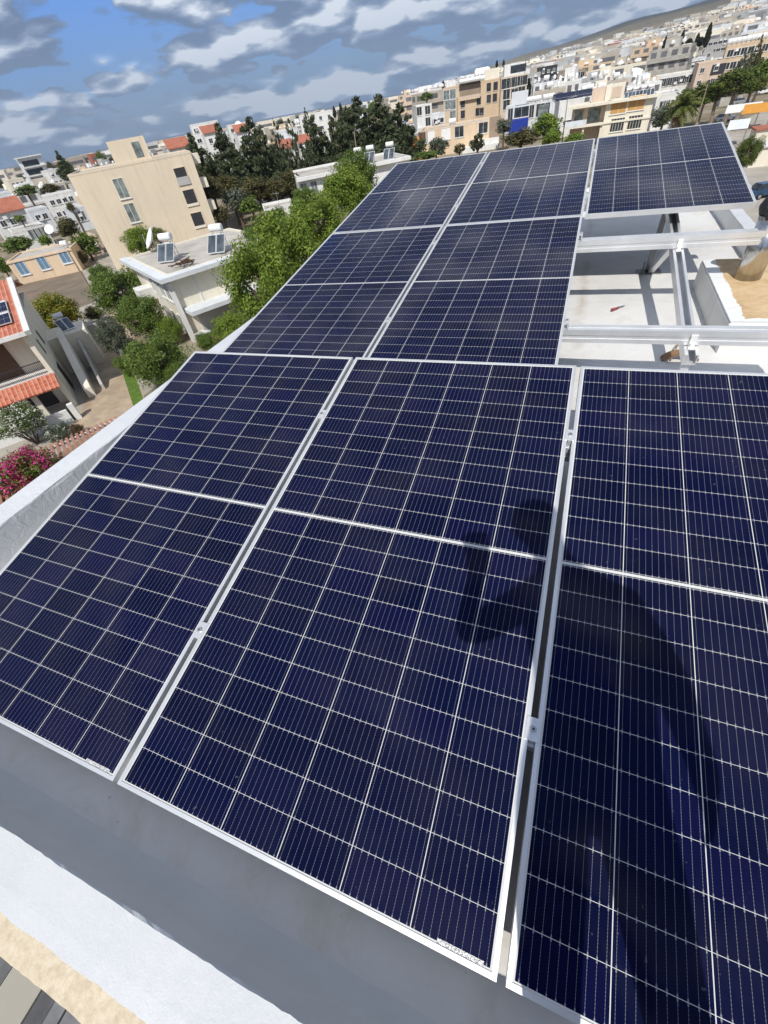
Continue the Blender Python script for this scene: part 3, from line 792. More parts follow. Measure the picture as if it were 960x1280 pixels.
class House:
    def __init__(s, name, label, cat, L, Rr, depth, wall, zt=None, base=GZ, group=None, parap=.5, roof='roofgrey', PL=None, PR=None):
        if PL is None:
            PL = onz(*L[:2], zt) if zt is not None else atd(*L); PR = onz(*Rr[:2], zt) if zt is not None else atd(*Rr)
        s.zt = zt if zt is not None else (PL[2] + PR[2]) / 2
        d = PR - PL; d[2] = 0; s.w = np.linalg.norm(d); s.e = d / s.w; s.n = np.array([s.e[1], -s.e[0], 0]); s.depth = depth
        if np.dot(s.n[:2], CAM[:2] - PL[:2]) < 0: s.n = -s.n
        s.zb = base; s.o = np.array([PL[0], PL[1], base]); s.h = s.zt - base
        c = s.o + s.e * s.w / 2 - s.n * depth / 2
        s.root = empty(name, (c[0], c[1], base), label, cat, group)
        m = MB(); s.bx(m, (0, s.w), (0, depth), (0, s.h - parap)); m.build('wall', M[wall], s.root)
        if parap > 0:
            m = MB(); k = .22; z = (s.h - parap + .002, s.h)
            s.bx(m, (-.03, s.w + .03), (-.03, k), z); s.bx(m, (-.03, s.w + .03), (depth - k, depth + .03), z); s.bx(m, (-.03, k), (k, depth - k), z); s.bx(m, (s.w - k, s.w + .03), (k, depth - k), z)
            m.build('parapet', M[wall], s.root)
            m = MB(); s.bx(m, (k, s.w - k), (k, depth - k), (s.h - parap + .002, s.h - parap + .05)); m.build('roof', M[roof], s.root)

    def bx(s, m, x, y, z, mi=0): m.obox(s.o, s.e, -s.n, UP, x, y, z, mi)

    def part(s, name, mat, *boxes):
        m = MB()
        for q in boxes: s.bx(m, *q)
        return m.build(name, M[mat], s.root)

    def at(s, px, py, off=0, face='f'):              # pixel -> (along, height) on a wall
        P0 = s.o + s.n * off if face == 'f' else s.o + (s.e * s.w if face == 'r' else 0); nn = s.n if face == 'f' else s.e
        d = ray(px, py); tt = np.dot(P0 - CAM, nn) / np.dot(d, nn); X = CAM + d * tt - s.o
        return (np.dot(X, s.e) if face == 'f' else np.dot(X, -s.n)), X[2]

    def win(s, x, z, w_, h_, frame='white', pane='pane', face='f', shutter=None, mull=1, sill=True):
        def bx(m, a, z_, dd):
            if face == 'f': s.bx(m, a, (-dd[1], -dd[0]), z_)
            elif face == 'r': m.obox(s.o + s.e * s.w, -s.n, s.e, UP, a, dd, z_)
            else: m.obox(s.o, -s.n, -s.e, UP, a, dd, z_)
        t_ = min(.09, w_ * .12); m = MB(); x0, x1, z0, z1 = x - w_ / 2, x + w_ / 2, z - h_ / 2, z + h_ / 2
        bx(m, (x0, x0 + t_), (z0, z1), (0, .07)); bx(m, (x1 - t_, x1), (z0, z1), (0, .07)); bx(m, (x0 + t_, x1 - t_), (z1 - t_, z1), (0, .07)); bx(m, (x0 + t_, x1 - t_), (z0, z0 + t_), (0, .07))
        for k in range(1, mull + 1):
            if w_ > 1.0: xm = x0 + w_ * k / (mull + 1); bx(m, (xm - .03, xm + .03), (z0 + t_, z1 - t_), (0, .06))
        f_ = m.build('window', M[frame], s.root)
        m = MB(); bx(m, (x0 + t_, x1 - t_), (z0 + t_, z1 - t_), (.004, .025)); m.build('pane', M[pane], f_)
        if sill: m = MB(); bx(m, (x0 - .08, x1 + .08), (z0 - .10, z0 - .004), (0, .16)); m.build('sill', M['white'], f_)
        if shutter: m = MB(); bx(m, (x0 + t_ + .01, x1 - t_ - .01), (z0 + h_ * shutter[1], z1 - t_ - .01), (.028, .05)); m.build('shutter', M[shutter[0]], f_)
        return f_

    def winpx(s, px, py, w_, h_, face='f', **k):
        a, z = s.at(px, py, 0, face); return s.win(a, z, w_, h_, face=face, **k)

    def grid(s, cols, rows, w_=1.3, h_=1.3, face='f', x0=1.5, x1=None, ztop=1.9, dz=3.0, jit=0, **k):
        L = s.w if face == 'f' else s.depth; x1 = x1 if x1 is not None else L - 1.5
        for i in range(cols):
            for j in range(rows):
                x = x0 + (x1 - x0) * (i / (cols - 1) if cols > 1 else .5)
                if s.h - ztop - dz * j - h_ / 2 > .2: s.win(x, s.h - ztop - dz * j, w_ * (1 + jit * random.uniform(-.4, .3)), h_, face=face, **k)

    def balcony(s, x0, x1, z, out=1.4, mat='white', rail='white', rh=.95, y0=0):
        m = MB(); s.bx(m, (x0, x1), (-out, y0 - .001), (z - .2, z)); f_ = m.build('balcony', M[mat], s.root)
        m = MB(); s.bx(m, (x0 + .02, x1 - .02), (-out + .02, -out + .1), (z + .002, z + rh)); s.bx(m, (x0 + .02, x0 + .1), (-out + .1, y0 - .002), (z + .002, z + rh)); s.bx(m, (x1 - .1, x1 - .02), (-out + .1, y0 - .002), (z + .002, z + rh))
        m.build('balustrade', M[rail], f_)

    def roofpt(s, x, y, dz=0): return s.o + s.e * x - s.n * y + UP * (s.h + dz)


SN = np.array([-SUN[0], -SUN[1], 0]); SN /= np.linalg.norm(SN); SE = np.array([-SN[1], SN[0], 0])


def heater(P, label, group, s=1.0, face=None, det=True, ncol=2):
    """White hot-water tank on a steel stand with tilted collectors in front."""
    n = SN if face is None else np.array([sin(rad(face)), cos(rad(face)), 0]); e = np.array([-n[1], n[0], 0]); P = np.asarray(P, float)
    r_ = empty('solar_water_heater', P, label, 'water heater', group)
    g = lambda a, f_, z: P + (e * a + n * f_ + UP * z) * s
    m = MB(); m.tube(g(-.62, -.55, 1.95), g(.62, -.55, 1.95), .33 * s, None, 14); m.tube(g(-.66, -.55, 1.95), g(-.62, -.55, 1.95), .22 * s, .33 * s, 14); m.tube(g(.62, -.55, 1.95), g(.66, -.55, 1.95), .33 * s, .22 * s, 14)
    m.build('tank', M['tank'], r_)
    m = MB()
    for a in (-.5, .5):
        for q in ((g(a, -.85, 0), g(a, -.7, 1.68)), (g(a, -.25, 0), g(a, -.4, 1.68)), (g(a, .9, .05), g(a, -.4, 1.45)), (g(a, -.85, .0), g(a, .9, .06)), (g(a, -.85, 1.0), g(a, -.25, 1.0))): m.tube(*q, .025 * s, None, 5)
    m.build('stand', M['metal'], r_)
    if det:
        m = MB(); m.obox(g(0, -.55, 1.0), e, n, UP, (-.32 * s, .32 * s), (-.2 * s, .2 * s), (0, .5 * s)); m.build('cold_tank', M['tank'], r_)
    for k in range(ncol):
        a0 = -ncol * .48 + k * .96 + .02; m = MB(); t_ = .06
        A, B, C_, D = g(a0, 1.0, .12), g(a0 + .92, 1.0, .12), g(a0 + .92, -.28, 1.42), g(a0, -.28, 1.42)
        nn = np.cross(B - A, D - A); nn /= np.linalg.norm(nn); nn = nn if nn[2] > 0 else -nn
        m.box8([A, B, C_, D, A + nn * .08 * s, B + nn * .08 * s, C_ + nn * .08 * s, D + nn * .08 * s]); c = m.build('collector', M['alu'], r_)
        m = MB(); ii = lambda p_, q_: A + (B - A) * p_ + (D - A) * q_ + nn * .084 * s
        m.quad(ii(.06, .04), ii(.94, .04), ii(.94, .96), ii(.06, .96)); m.build('glazing', M['collector'], c)
    return r_


def tank(P, label, group, s=1.0, ang=0):
    r_ = empty('water_tank', P, label, 'water tank', group); P = np.asarray(P, float); e = np.array([cos(ang), sin(ang), 0])
    m = MB(); m.tube(P + UP * .9 * s - e * .7 * s, P + UP * .9 * s + e * .7 * s, .5 * s, None, 10); m.build('tank', M['tank'], r_)
    m = MB()
    for a in (-.45, .45): m.tube(P + e * a * s, P + e * a * s + UP * .5 * s, .06 * s, None, 5)
    m.build('stand', M['metal'], r_)


def dish(P, label, s=1.0, az=200, group=None, post=1.2):
    P = np.asarray(P, float); r_ = empty('satellite_dish', P, label, 'satellite dish', group)
    d = np.array([sin(rad(az)) * .8, cos(rad(az)) * .8, .6]); a = np.cross(d, UP); a /= np.linalg.norm(a); c = np.cross(a, d); C_ = P + UP * post * s
    m = MB(); i = 0; rings = [(0, 0), (.4, .05), (.75, .17), (1.0, .32)]
    for rr, dz in rings:
        for k in range(18): m.v.append(tuple(C_ + s * (rr * (a * cos(k * pi / 9) + c * sin(k * pi / 9)) + d * dz)))
    for q in range(3):
        for k in range(18): m.f.append((q * 18 + k, q * 18 + (k + 1) % 18, (q + 1) * 18 + (k + 1) % 18, (q + 1) * 18 + k)); m.m.append(0)
    m.build('reflector', M['tank'], r_, smooth=True)
    m = MB(); m.tube(P, C_, .06 * s, None, 6); m.build('post', M['metal'], r_)
    m = MB(); m.tube(C_ - c * .9 * s + d * .3 * s, C_ + d * .9 * s, .025 * s, None, 5); m.ball(C_ + d * .9 * s, .07 * s, 6); m.build('feed_arm', M['metal'], r_)


# --- cream block with the stair windows
B = House('apartment_block', 'windowless cream block with a stair tower on its roof and three open loggias', 'apartment block', (83, 217, 90), (238, 190.5, 89.3), 14, 'cream', parap=.25)
for (px, py, w_, h_) in ((151.5, 235.5, 1.6, 2.5), (165, 266, 1.6, 2.5)): B.winpx(px, py, w_, h_, frame='ivory', pane='palepane', mull=1)
for (px, py, rail) in ((227, 219.5, 1), (238, 246.5, 0), (247.5, 274.5, 0)):
    a, z = B.at(px, py); f_ = B.win(a, z, 1.9, 2.1, frame='cream', pane='dark', mull=0, sill=False)  # dark pane paints the shade inside each open loggia
    m = MB(); B.bx(m, (a - .95, a + .95), (-.14, -.072), (z - 1.15, z - (.15 if rail else .8))); m.build('balustrade', M['ivory' if not rail else 'greywall'], f_)
a0, z0 = B.at(142, 200); a1, z1 = B.at(188, 193)
B.part('stair_tower', 'cream', ((a0, a1), (.3, 5), (B.h, B.h + 2.6)))
m = MB(); B.bx(m, (a1 - 2.0, a1 - .9), (.24, .298), (B.h + .4, B.h + 2.1)); m.build('tower_window', M['palepane'], B.root)
[B.part('side_balcony', 'ivory', ((B.w + .002, B.w + 1.1), (1, 4), (B.h - 1.6 - 3 * k, B.h - .4 - 3 * k))) for k in range(3)]
m = MB(); q = B.roofpt(a1 - .2, .6, 2.6); m.tube(q, q + (0, 0, 1.2), .04, None, 6); tag(m.build('antenna', M['metal'], origin=q), 'thin antenna mast on the stair tower of the cream block', 'antenna')
B.grid(4, 4, 1.4, 1.3, face='l', ztop=2, frame='white')
m = MB(); c0 = onz(128, 302, -10.0); m.tube(c0, c0 + (0, 0, 3), .05, None, 6)

# --- red-roofed house
ax, bxv = np.array([-.814, .581, 0]), np.array([.581, .814, 0])
EV = np.array([-34.0, 18.9, 0]); EW = EV - bxv * .45 + ax * .5
rh = empty('red_roofed_house', (EW[0] - 4, EW[1], GZ), 'two storey house with a red tiled roof, tiled porch awning and recessed balcony', 'house')
RH = lambda m, x, y, z, mi=0: m.obox((EW[0], EW[1], 0), -bxv, ax, UP, x, y, z, mi)
m = MB(); RH(m, (0, 13), (1.7, 15), (GZ, -7.15)); RH(m, (0, .3), (0, 1.7), (-10.3, -7.15)); RH(m, (0, .35), (0, .35), (GZ, -10.3)); RH(m, (0, .22), (.35, 1.7), (GZ, GZ + .9)); m.build('wall', M['ivory'], rh)
m = MB(); RH(m, (-.02, 13), (-.02, 1.698), (-10.3, -10.05)); f_ = m.build('balcony', M['white'], rh)
m = MB()
for k in range(40): RH(m, (.35 + k * .12, .37 + k * .12), (.05, .07), (-10.05, -9.18))
RH(m, (.3, 5.2), (.04, .08), (-9.18, -9.12)); RH(m, (.3, 5.2), (.04, .08), (-9.98, -9.94)); m.build('railing', M['dark'], f_)
m = MB(); RH(m, (1.9, 4.6), (1.62, 1.695), (-10.04, -7.75)); m.build('balcony_door', M['wood'], rh)
m = MB(); RH(m, (1.2, 3.0), (1.62, 1.695), (GZ + .1, -10.7)); RH(m, (4, 6), (1.62, 1.695), (GZ + .9, -10.7)); m.build('porch_door', M['dark'], rh)
m = MB(); RH(m, (1.9, 2.25), (-.9, -.55), (GZ, -10.55)); m.build('porch_column', M['ivory'], rh)


def tiled(name, P00, P10, P11, P01, parent, th=.12):
    """Sloping sheet of roof tiles with its UVs in metres."""
    P = [np.asarray(q, float) for q in (P00, P10, P11, P01)]; n = np.cross(P[1] - P[0], P[3] - P[0]); n /= np.linalg.norm(n); n = n if n[2] > 0 else -n
    m = MB(); m.box8([q - n * th for q in P] + P); o = m.build(name, M['tile'], parent); uv = o.data.uv_layers.new(); O = parent_world(parent)
    eu = (P[1] - P[0]) / np.linalg.norm(P[1] - P[0]); ev = np.cross(n, eu)
    for lp in o.data.loops:
        c = np.array(o.data.vertices[lp.vertex_index].co) + O - P[0]; uv.data[lp.index].uv = (np.dot(c, eu), np.dot(c, ev))
    return o


RX = lambda x, y, z: np.array([EW[0], EW[1], 0]) - bxv * x + ax * y + UP * z
RIDGE, RZ = 9.4, -5.15
tiled('roof', RX(-.30, -.5, -7.0), RX(13.4, -.5, -7.0), RX(13.4, RIDGE, RZ), RX(-.30, RIDGE, RZ), rh)
tiled('roof', RX(-.30, RIDGE + .01, RZ), RX(13.4, RIDGE + .01, RZ), RX(13.4, 15.5, -6.6), RX(-.30, 15.5, -6.6), rh)
m = MB()
for q0, q1, in ((RX(-.45, -.55, -7.2), RX(13.4, -.55, -7.2)),): m.box8([q0, q1, q1 + ax * .3, q0 + ax * .3, q0 + UP * .27, q1 + UP * .27, q1 + ax * .12 + UP * .27, q0 + ax * .12 + UP * .27])
q0, q1 = RX(-.45, -.55, -7.2), RX(-.45, RIDGE, RZ - .2); v_ = -bxv * .38
m.box8([q0, q0 + v_, q1 + v_, q1, q0 + UP * .29, q0 + v_ + UP * .29, q1 + v_ + UP * .29, q1 + UP * .29]); m.build('verge', M['white'], rh)
tiled('porch_awning', RX(.05, -1.5, -10.72), RX(9, -1.5, -10.72), RX(9, -.03, -10.12), RX(.05, -.03, -10.12), rh)
m = MB(); RH(m, (-.004, 0), (2.5, 3.3), (-9.5, -8.4)); RH(m, (-.004, 0), (5.2, 6.2), (-9.5, -8.4)); RH(m, (-.004, 0), (3.2, 5.0), (GZ, -10.8)); m.build('side_shade_sheet', M['dark'], rh)  # thin dark sheets on the wall, shade of the openings put into colour
# PV pair on the roof
rn = np.cross(-bxv, RX(0, RIDGE, RZ) - RX(0, -.5, -7.0)); rn /= np.linalg.norm(rn); rn = rn if rn[2] > 0 else -rn
rv = RX(0, RIDGE, RZ) - RX(0, -.5, -7.0); rv /= np.linalg.norm(rv)


def onroof(px, py):
    d = ray(px, py); O = RX(0, -.5, -7.0); return CAM + d * (np.dot(O - CAM, rn) / np.dot(d, rn))


qa, qb = onroof(17, 405), onroof(9, 377); hgt = np.dot(qb - qa, rv)
for k, lab in ((0, 'lower small solar panel lying on the red tiled roof'), (1, 'upper small solar panel lying on the red tiled roof')):
    P0 = qa + rv * (hgt / 2 + .03) * k + rn * .12; r_ = empty('solar_module', P0, lab, 'solar panel', 'solar panels on the red tiled roof')
    h2 = hgt / 2 - .06; m = MB(); m.obox(P0, -bxv, rv, rn, (0, 2.4), (0, h2), (0, .06)); m.build('frame', M['alu'], r_)
    m = MB(); I = lambda a_, c_: P0 - bxv * a_ + rv * c_ + rn * .064; m.quad(I(.04, .04), I(2.36, .04), I(2.36, h2 - .04), I(.04, h2 - .04)); o = m.build('glass', M['farcells'], r_)
    uv = o.data.uv_layers.new()
    for lp in o.data.loops:
        c = np.array(o.data.vertices[lp.vertex_index].co); uv.data[lp.index].uv = (.0 + np.dot(c, -bxv) * .42, np.dot(c, rv))
# sloping side wing and landing
st = empty('side_wing', (*RX(-1.6, 4, GZ)[:2], GZ), 'thick pale wall sloping down along the shaded side of the red roofed house', 'wall')
m = MB(); A, Bq = RX(-1.5, .6, GZ), RX(-1.5, 8.0, GZ); v_ = -bxv * .55
m.box8([A, A + v_, Bq + v_, Bq, A + UP * .8, A + v_ + UP * .8, Bq + v_ + UP * 3.7, Bq + UP * 3.7]); m.build('wall', M['ivory'], st)
m = MB(); A, Bq = RX(-2.35, 1.2, GZ), RX(-2.35, 8.0, GZ); v_ = -bxv * .2
m.box8([A, A + v_, Bq + v_, Bq, A + UP * .5, A + v_ + UP * .5, Bq + v_ + UP * 2.6, Bq + UP * 2.6]); m.build('outer_wall', M['concrete'], st)
m = MB(); RH(m, (-3.2, -.004), (8.0, 11.5), (GZ, -9.9)); m.build('landing', M['ivory'], st)
heater(RX(-1.8, 9.6, -9.9), 'solar water heater on the landing beside the red roofed house', None, .62, 110)
gw = empty('garden_wall', (*RX(2, -2.6, GZ)[:2], GZ), 'low white garden wall with end pier in front of the red roofed house', 'garden wall')
m = MB(); RH(m, (.5, 7), (-2.7, -2.5), (GZ, GZ + .95)); m.build('wall', M['white'], gw); m = MB(); RH(m, (-.1, .3), (-2.8, -2.4), (GZ, GZ + 1.25)); m.build('pier', M['white'], gw)
m = MB(); RH(m, (.3, .5), (-2.62, -2.58), (GZ, GZ + 1.0)); m.build('gate', M['dark'], gw)
yw = empty('yard_wall', (*RX(-4.6, 12, GZ)[:2], GZ), 'weathered grey yard wall with a gate behind the stair of the red roofed house', 'yard wall')
m = MB(); RH(m, (-5.0, -4.8), (6, 15), (GZ, GZ + 1.6)); RH(m, (-4.8, -1), (14.8, 15), (GZ, GZ + 1.7)); m.build('wall', M['concrete'], yw); m = MB(); RH(m, (-5.02, -4.78), (3.6, 5.9), (GZ + .1, GZ + 1.5)); m.build('gate', M['metal'], yw)

# --- pergola with red slats and bougainvillea
zp = -10.9; A, Bq = onz(58, 560, zp), onz(150, 520, zp); e_ = (Bq - A) / np.linalg.norm(Bq - A); f_ = np.array([e_[1], -e_[0], 0])
pg = empty('pergola', (A[0], A[1], GZ), 'pergola of thin reddish slats beside the pink bougainvillea', 'pergola')
Lp = np.linalg.norm(Bq - A)
m = MB()
for k in range(int((Lp + 4) / .30)): m.obox(A - e_ * 4, e_, f_, UP, (k * .30, k * .30 + .15), (-.1, 4.6), (0, .07))
m.build('slat', plain('reddish_slats', (.36, .17, .12), .8, .2, 1.5), pg)
m = MB()
for y in (.1, 2.2, 4.3): m.obox(A - e_ * 4, e_, f_, UP, (0, Lp + 4), (y, y + .12), (-.16, -.002))
m.build('beam', M['white'], pg)
for x in (-3.8, Lp * .5, Lp - .2):
    for y in (.1, 4.3):
        m = MB(); q = A + e_ * x + f_ * y; m.obox((q[0], q[1], GZ), e_, f_, UP, (0, .14), (0, .12), (0, zp - .16 - GZ)); m.build('post', M['white'], pg)
m = MB(); m.obox(A - e_ * 5, e_, f_, UP, (0, Lp + 8), (5, 5.1), (GZ - zp, GZ - zp + .006))

# --- house with the two solar water heaters
zt = -7.2; FL = np.array([-32.3, 31.1, zt])
B = House('flat_roofed_house', 'pale flat roofed house among green trees with two solar water heaters on its roof', 'house', None, None, 13.4, 'ivory', zt=zt, parap=.18, PL=FL, PR=FL + np.array([.51, .86, 0]) * 12.0)
B.part('roof_fascia', 'white2', ((-.9, B.w + .3), (-1.0, -.035), (B.h - .36, B.h - .02)), ((-.9, -.035), (-.033, B.depth + .5), (B.h - .36, B.h - .02)))
B.part('porch_roof', 'white2', ((.2, B.w + .3), (-2.1, -.004), (B.h - 3.2, B.h - 2.85)))
B.part('porch_wall', 'greywall', ((1.2, B.w), (-.3, -.006), (0, B.h - 3.21)))
B.part('fin', 'white', ((-.32, -.004), (-.5, .3), (0, B.h - .56))); B.part('fin', 'white', ((-.32, -.004), (5.2, 5.6), (0, B.h - .56))); B.part('side_balcony', 'white', ((-1.5, -.004), (8.2, 10.4), (B.h - 3.3, B.h - 2.2)))
B.part('wall_band', 'white2', ((2.2, 2.3), (-.06, -.004), (B.h - 2.84, B.h - .56)))
for x in (2.2, 4.2, 6.9): B.win(x, B.h - 1.8, 1.5, 1.4, face='l', pane='palepane'); B.win(x, B.h - 4.5, 1.2, 1.5, face='l', pane='dark')
for x in (4.0, 7.2, 10.4): B.win(x, B.h - 4.6, 1.6, 1.8, pane='dark', sill=False)
h1 = onz(214, 324, zt); h2 = onz(276, 313, zt)
heater((h1[0], h1[1], zt - .13), 'solar water heater on the house roof nearer the cream block\'s stair windows', 'solar water heaters on the flat roofed house', .98, 170)
heater((h2[0], h2[1], zt - .13), 'solar water heater half hidden by the leafy tree on the flat roof', 'solar water heaters on the flat roofed house', .98, 170)
q = onz(196, 312, zt); dish((q[0], q[1], zt - .1), 'large pale satellite dish seen edge on behind the flat roof', 1.05, 215, None, 1.0)
q = onz(231, 331, zt); sp = empty('scrap_wood_pile', (q[0], q[1], zt - .1), 'heap of scrap timber under the stand of a roof water heater', 'wood pile'); m = MB()
for k in range(14):
    a = random.uniform(0, pi); c = q + np.array((random.uniform(-.9, .9), random.uniform(-.5, .5), .05 + .04 * k * .6)); d = np.array((cos(a), sin(a), 0)) * random.uniform(.4, 1.0); m.tube(c - d, c + d, .05, None, 5)
m.build('timber', M['wood'], sp)
tk = onz(258, 425, GZ); wt = empty('garden_table', tk, 'small white garden table below the porch of the flat roofed house', 'table'); m = MB(); m.box(tk[0] - .7, tk[0] + .7, tk[1] - .5, tk[1] + .5, GZ + .70, GZ + .76); m.build('table_top', M['white'], wt); m = MB(); m.tube(tk, tk + (0, 0, .69), .12, None, 6); m.build('leg', M['white'], wt)

# --- white house with three tanks
B = House('white_house', 'white flat roofed house with two tall windows behind the bright green tree', 'house', (372, 222, 100), (512, 195, 104), 16, 'white', parap=.4)
for px, py in ((381, 239.5), (393.5, 237)): B.winpx(px, py, 1.3, 2.6, frame='white2', pane='palepane')
a, z = B.at(408, 236); B.part('carport_shade_sheet', 'dark', ((a - .5, a + 6), (-.012, -.002), (.3, z + .9)))  # dark sheet on the flat front paints the carport's shade
B.part('roof_fascia', 'white', ((-.4, B.w), (-.9, -.035), (B.h - .5, B.h - .01)))
for k, (px, lab) in enumerate(((448, 'water heater tank farthest from the dark trees\' right edge, on the white house'), (463, 'middle water heater tank of three on the white house roof'), (487.5, 'water heater tank nearest the panels\' top corner on the white house roof'))):
    q = atd(px, 205 - k * 3, 106); heater((q[0], q[1], B.zt - .3), lab, 'water heaters on the white house', 1.15, 178, False, (1, 2, 2)[k])

# --- small houses on the left
B = House('peach_cottage', 'low peach cottage with three pale blue shuttered windows', 'house', (8, 328, 100), (86.7, 309, 97), 8, 'peach', parap=.25, base=GZ)
for px, py in ((27.5, 335), (53.5, 328.5), (80.5, 320.5)): B.winpx(px, py, 1.5, 2.0, frame='white2', pane='shutter', mull=1)
B.part('roof_edge', 'pink', ((-.15, B.w + .15), (-.15, -.035), (B.h - .35, B.h - .2)))
q = B.roofpt(9, 2, -.2); tank(q, 'small white tank on the roof of the peach cottage', None, .8, .4)
q = atd(71, 302, 101); dish((q[0], q[1], B.zt - .2), 'white satellite dish on a bent post at the end of the peach cottage roof', .75, 150, None, 3.6)
rw = empty('field_wall', onz(55, 345, GZ), 'low rubble wall with weeds between the peach cottage and the bare lot', 'wall'); m = MB(); A, Bq = onz(10, 352, GZ), onz(95, 330, GZ); d = Bq - A; L = np.linalg.norm(d); d /= L
for k in range(40):
    s_ = L * k / 40; m.obox(A + d * s_, d, (-d[1], d[0], 0), UP, (0, L / 40), (0, .5), (0, .6 + random.uniform(0, .5)))
m.build('rubble', M['stone'], rw)

MID = []


def simple(name, lab, L, Rr, depth, wall, cols, rows, group=None, zt=None, base=None, cat='house', **k):
    if zt is None:
        aL, aR = (math.atan2(*ray(*q[:2])[:2]) for q in (L, Rr)); Rr = (*Rr[:2], L[2] * cos(aR - aL) * 1.004)
    B = House(name, lab, cat, L, Rr, depth, wall, zt=zt, base=GZ if base is None else base, group=group, parap=.4)
    if cols: B.grid(cols, rows, **k)
    rc = random.Random(len(MID))
    for q in range(rc.randrange(1, 4) if cols else 0):
        a, z = rc.uniform(.1, .8) * B.w, B.h - rc.uniform(1.2, 3.2)
        if z > 1: B.part('air_conditioner', 'tank', ((a, a + .9), (-.42, -.075), (z, z + .65)))
    q = B.roofpt(rc.uniform(.2, .8) * B.w, rc.uniform(2, 5), -.35); m = MB(); m.tube(q, q + UP * rc.uniform(1.8, 3.2), .035, None, 5); m.tube(q + UP * 1.7 - B.e * .5, q + UP * 1.7 + B.e * .5, .025, None, 4); m.build('aerial', M['metal'], B.root)
    MID.append(azd(B.root.location[:])); return B


B = simple('modern_block', 'modern grey and white block of stacked glazed floors standing far off by the sea', (23.5, 199, 330), (50, 193.5, 318), 14, 'white2', 0, 0, cat='apartment block')
for k in range(5):
    z = B.h - 2.0 - 3.4 * k; B.part('glazing', 'pane', ((.4, B.w - 2.2), (-.06, -.002), (z - 1.3, z + .9))); B.part('floor_slab', 'white', ((-1.0, B.w + .2), (-1.3, -.003), (z - 1.9, z - 1.35)))
B.part('roof_canopy', 'white', ((-1.2, B.w + .3), (-1.6, 9), (B.h + .01, B.h + .5)))
B.grid(2, 4, 1.6, 1.6, face='r', ztop=2.4, dz=3.4)
simple('beige_block', 'beige block with a roof terrace beside the modern glazed block', (9, 226, 300), (28, 221, 295), 12, 'ivory', 3, 3, cat='apartment block')
simple('white_annex', 'stepped white building just beside the modern glazed block', (58, 213, 300), (72, 210, 295), 12, 'white', 2, 3)
B = simple('white_cube_house', 'white cubic house with a roof terrace beside the cream block', (53, 244, 190), (91, 239, 185), 10, 'white', 4, 2)
simple('white_cube_house', 'white house with a grey glazed wall behind the olive tree', (34, 262, 165), (60, 257, 160), 9, 'white2', 2, 1, ww=1 and 0 or 0) if False else simple('white_cube_house', 'white house with a grey front between the red roof and the olive tree', (34, 263, 165), (58, 258, 160), 9, 'white2', 2, 1)
B = simple('long_white_house', 'low white house with a long roof and pale green glazed doors', (15, 291, 135), (54, 279, 130), 10, 'white', 0, 0)
for px, py in ((41, 292), (47, 290), (53, 288)): B.winpx(px, py, 1.6, 2.4, frame='white', pane='palepane', sill=False)
B = simple('red_gabled_house', 'white house with a bright red tiled roof at the edge of the picture', (-12, 270, 150), (29, 260, 146), 10, 'white', 3, 1)
P = [B.o + B.e * x - B.n * y + UP * z for x, y, z in ((-.5, -.6, B.h + .1), (B.w + .5, -.6, B.h + .1), (B.w + .5, B.depth / 2, B.h + 2.4), (-.5, B.depth / 2, B.h + 2.4))]
m = MB(); m.box8([p_ - UP * .15 for p_ in P] + P); m.build('roof', M['tileplain'], B.root)
simple('white_terrace_house', 'white terrace house with dark openings below the beige block', (-14, 243, 200), (12, 240, 195), 10, 'white2', 3, 2)
simple('shopfront_house', 'narrow white house with pale blue glass beside the cream block\'s corner', (86, 262, 150), (104, 256, 145), 8, 'white2', 2, 1, w_=1.6, h_=2.0, pane='palepane')
simple('pink_ruin', 'faded pink low house squeezed against the foot of the cream block', (100, 300, 108), (118, 292, 104), 6, 'pink', 2, 1)

# --- behind the conifers
simple('white_villa', 'white villa with dark windows rising beside the dark conifer tops', (237, 154, 230), (272, 151.5, 224), 12, 'white', 3, 2, w_=1.8)
simple('white_villa', 'bright white block behind the middle conifers with a big roof dish', (284, 157, 240), (315, 150, 235), 12, 'white', 3, 2)
q = atd(297, 153, 236); dish((q[0], q[1], q[2] - 2.2), 'big white satellite dish on the white block behind the conifers', 1.4, 165, None, .9)
simple('white_villa', 'wide white house behind the thin bare conifer', (373, 142, 240), (415, 139.5, 236), 12, 'white', 4, 2)
simple('white_villa', 'low white house under the thin bare conifer', (345, 163, 200), (372, 160, 196), 10, 'white2', 2, 1)
for k, (x0, y0, x1, y1, D, lab) in enumerate(((255, 168, 275, 163, 190, 'red roofed house in front of the white villa beside the dark conifers'), (352, 186, 366, 183, 170, 'red roofed house low behind the thin bare conifer'), (374, 180, 388, 176, 180, 'red roofed house between two ragged conifers'), (296, 166, 312, 163, 185, 'red roofed house under the big roof dish'), (212, 188, 236, 181, 150, 'red roofed house just behind the cream block roof'))):
    B = simple('red_roofed_cottage', lab, (x0, y0, D), (x1, y1, D - 3), 8, 'white', 2, 1)
    P = [B.o + B.e * x - B.n * y + UP * z for x, y, z in ((-.4, -.5, B.h + .1), (B.w + .4, -.5, B.h + .1), (B.w + .4, 4, B.h + 1.9), (-.4, 4, B.h + 1.9))]
    m = MB(); m.box8([p_ - UP * .15 for p_ in P] + P); m.build('roof', M['tileplain'], B.root)
B = simple('garden_shed', 'small white shed with a pale flat roof among the olive shrubs', (330, 262, 88), (367, 254, 86), 7, 'white', 1, 1)

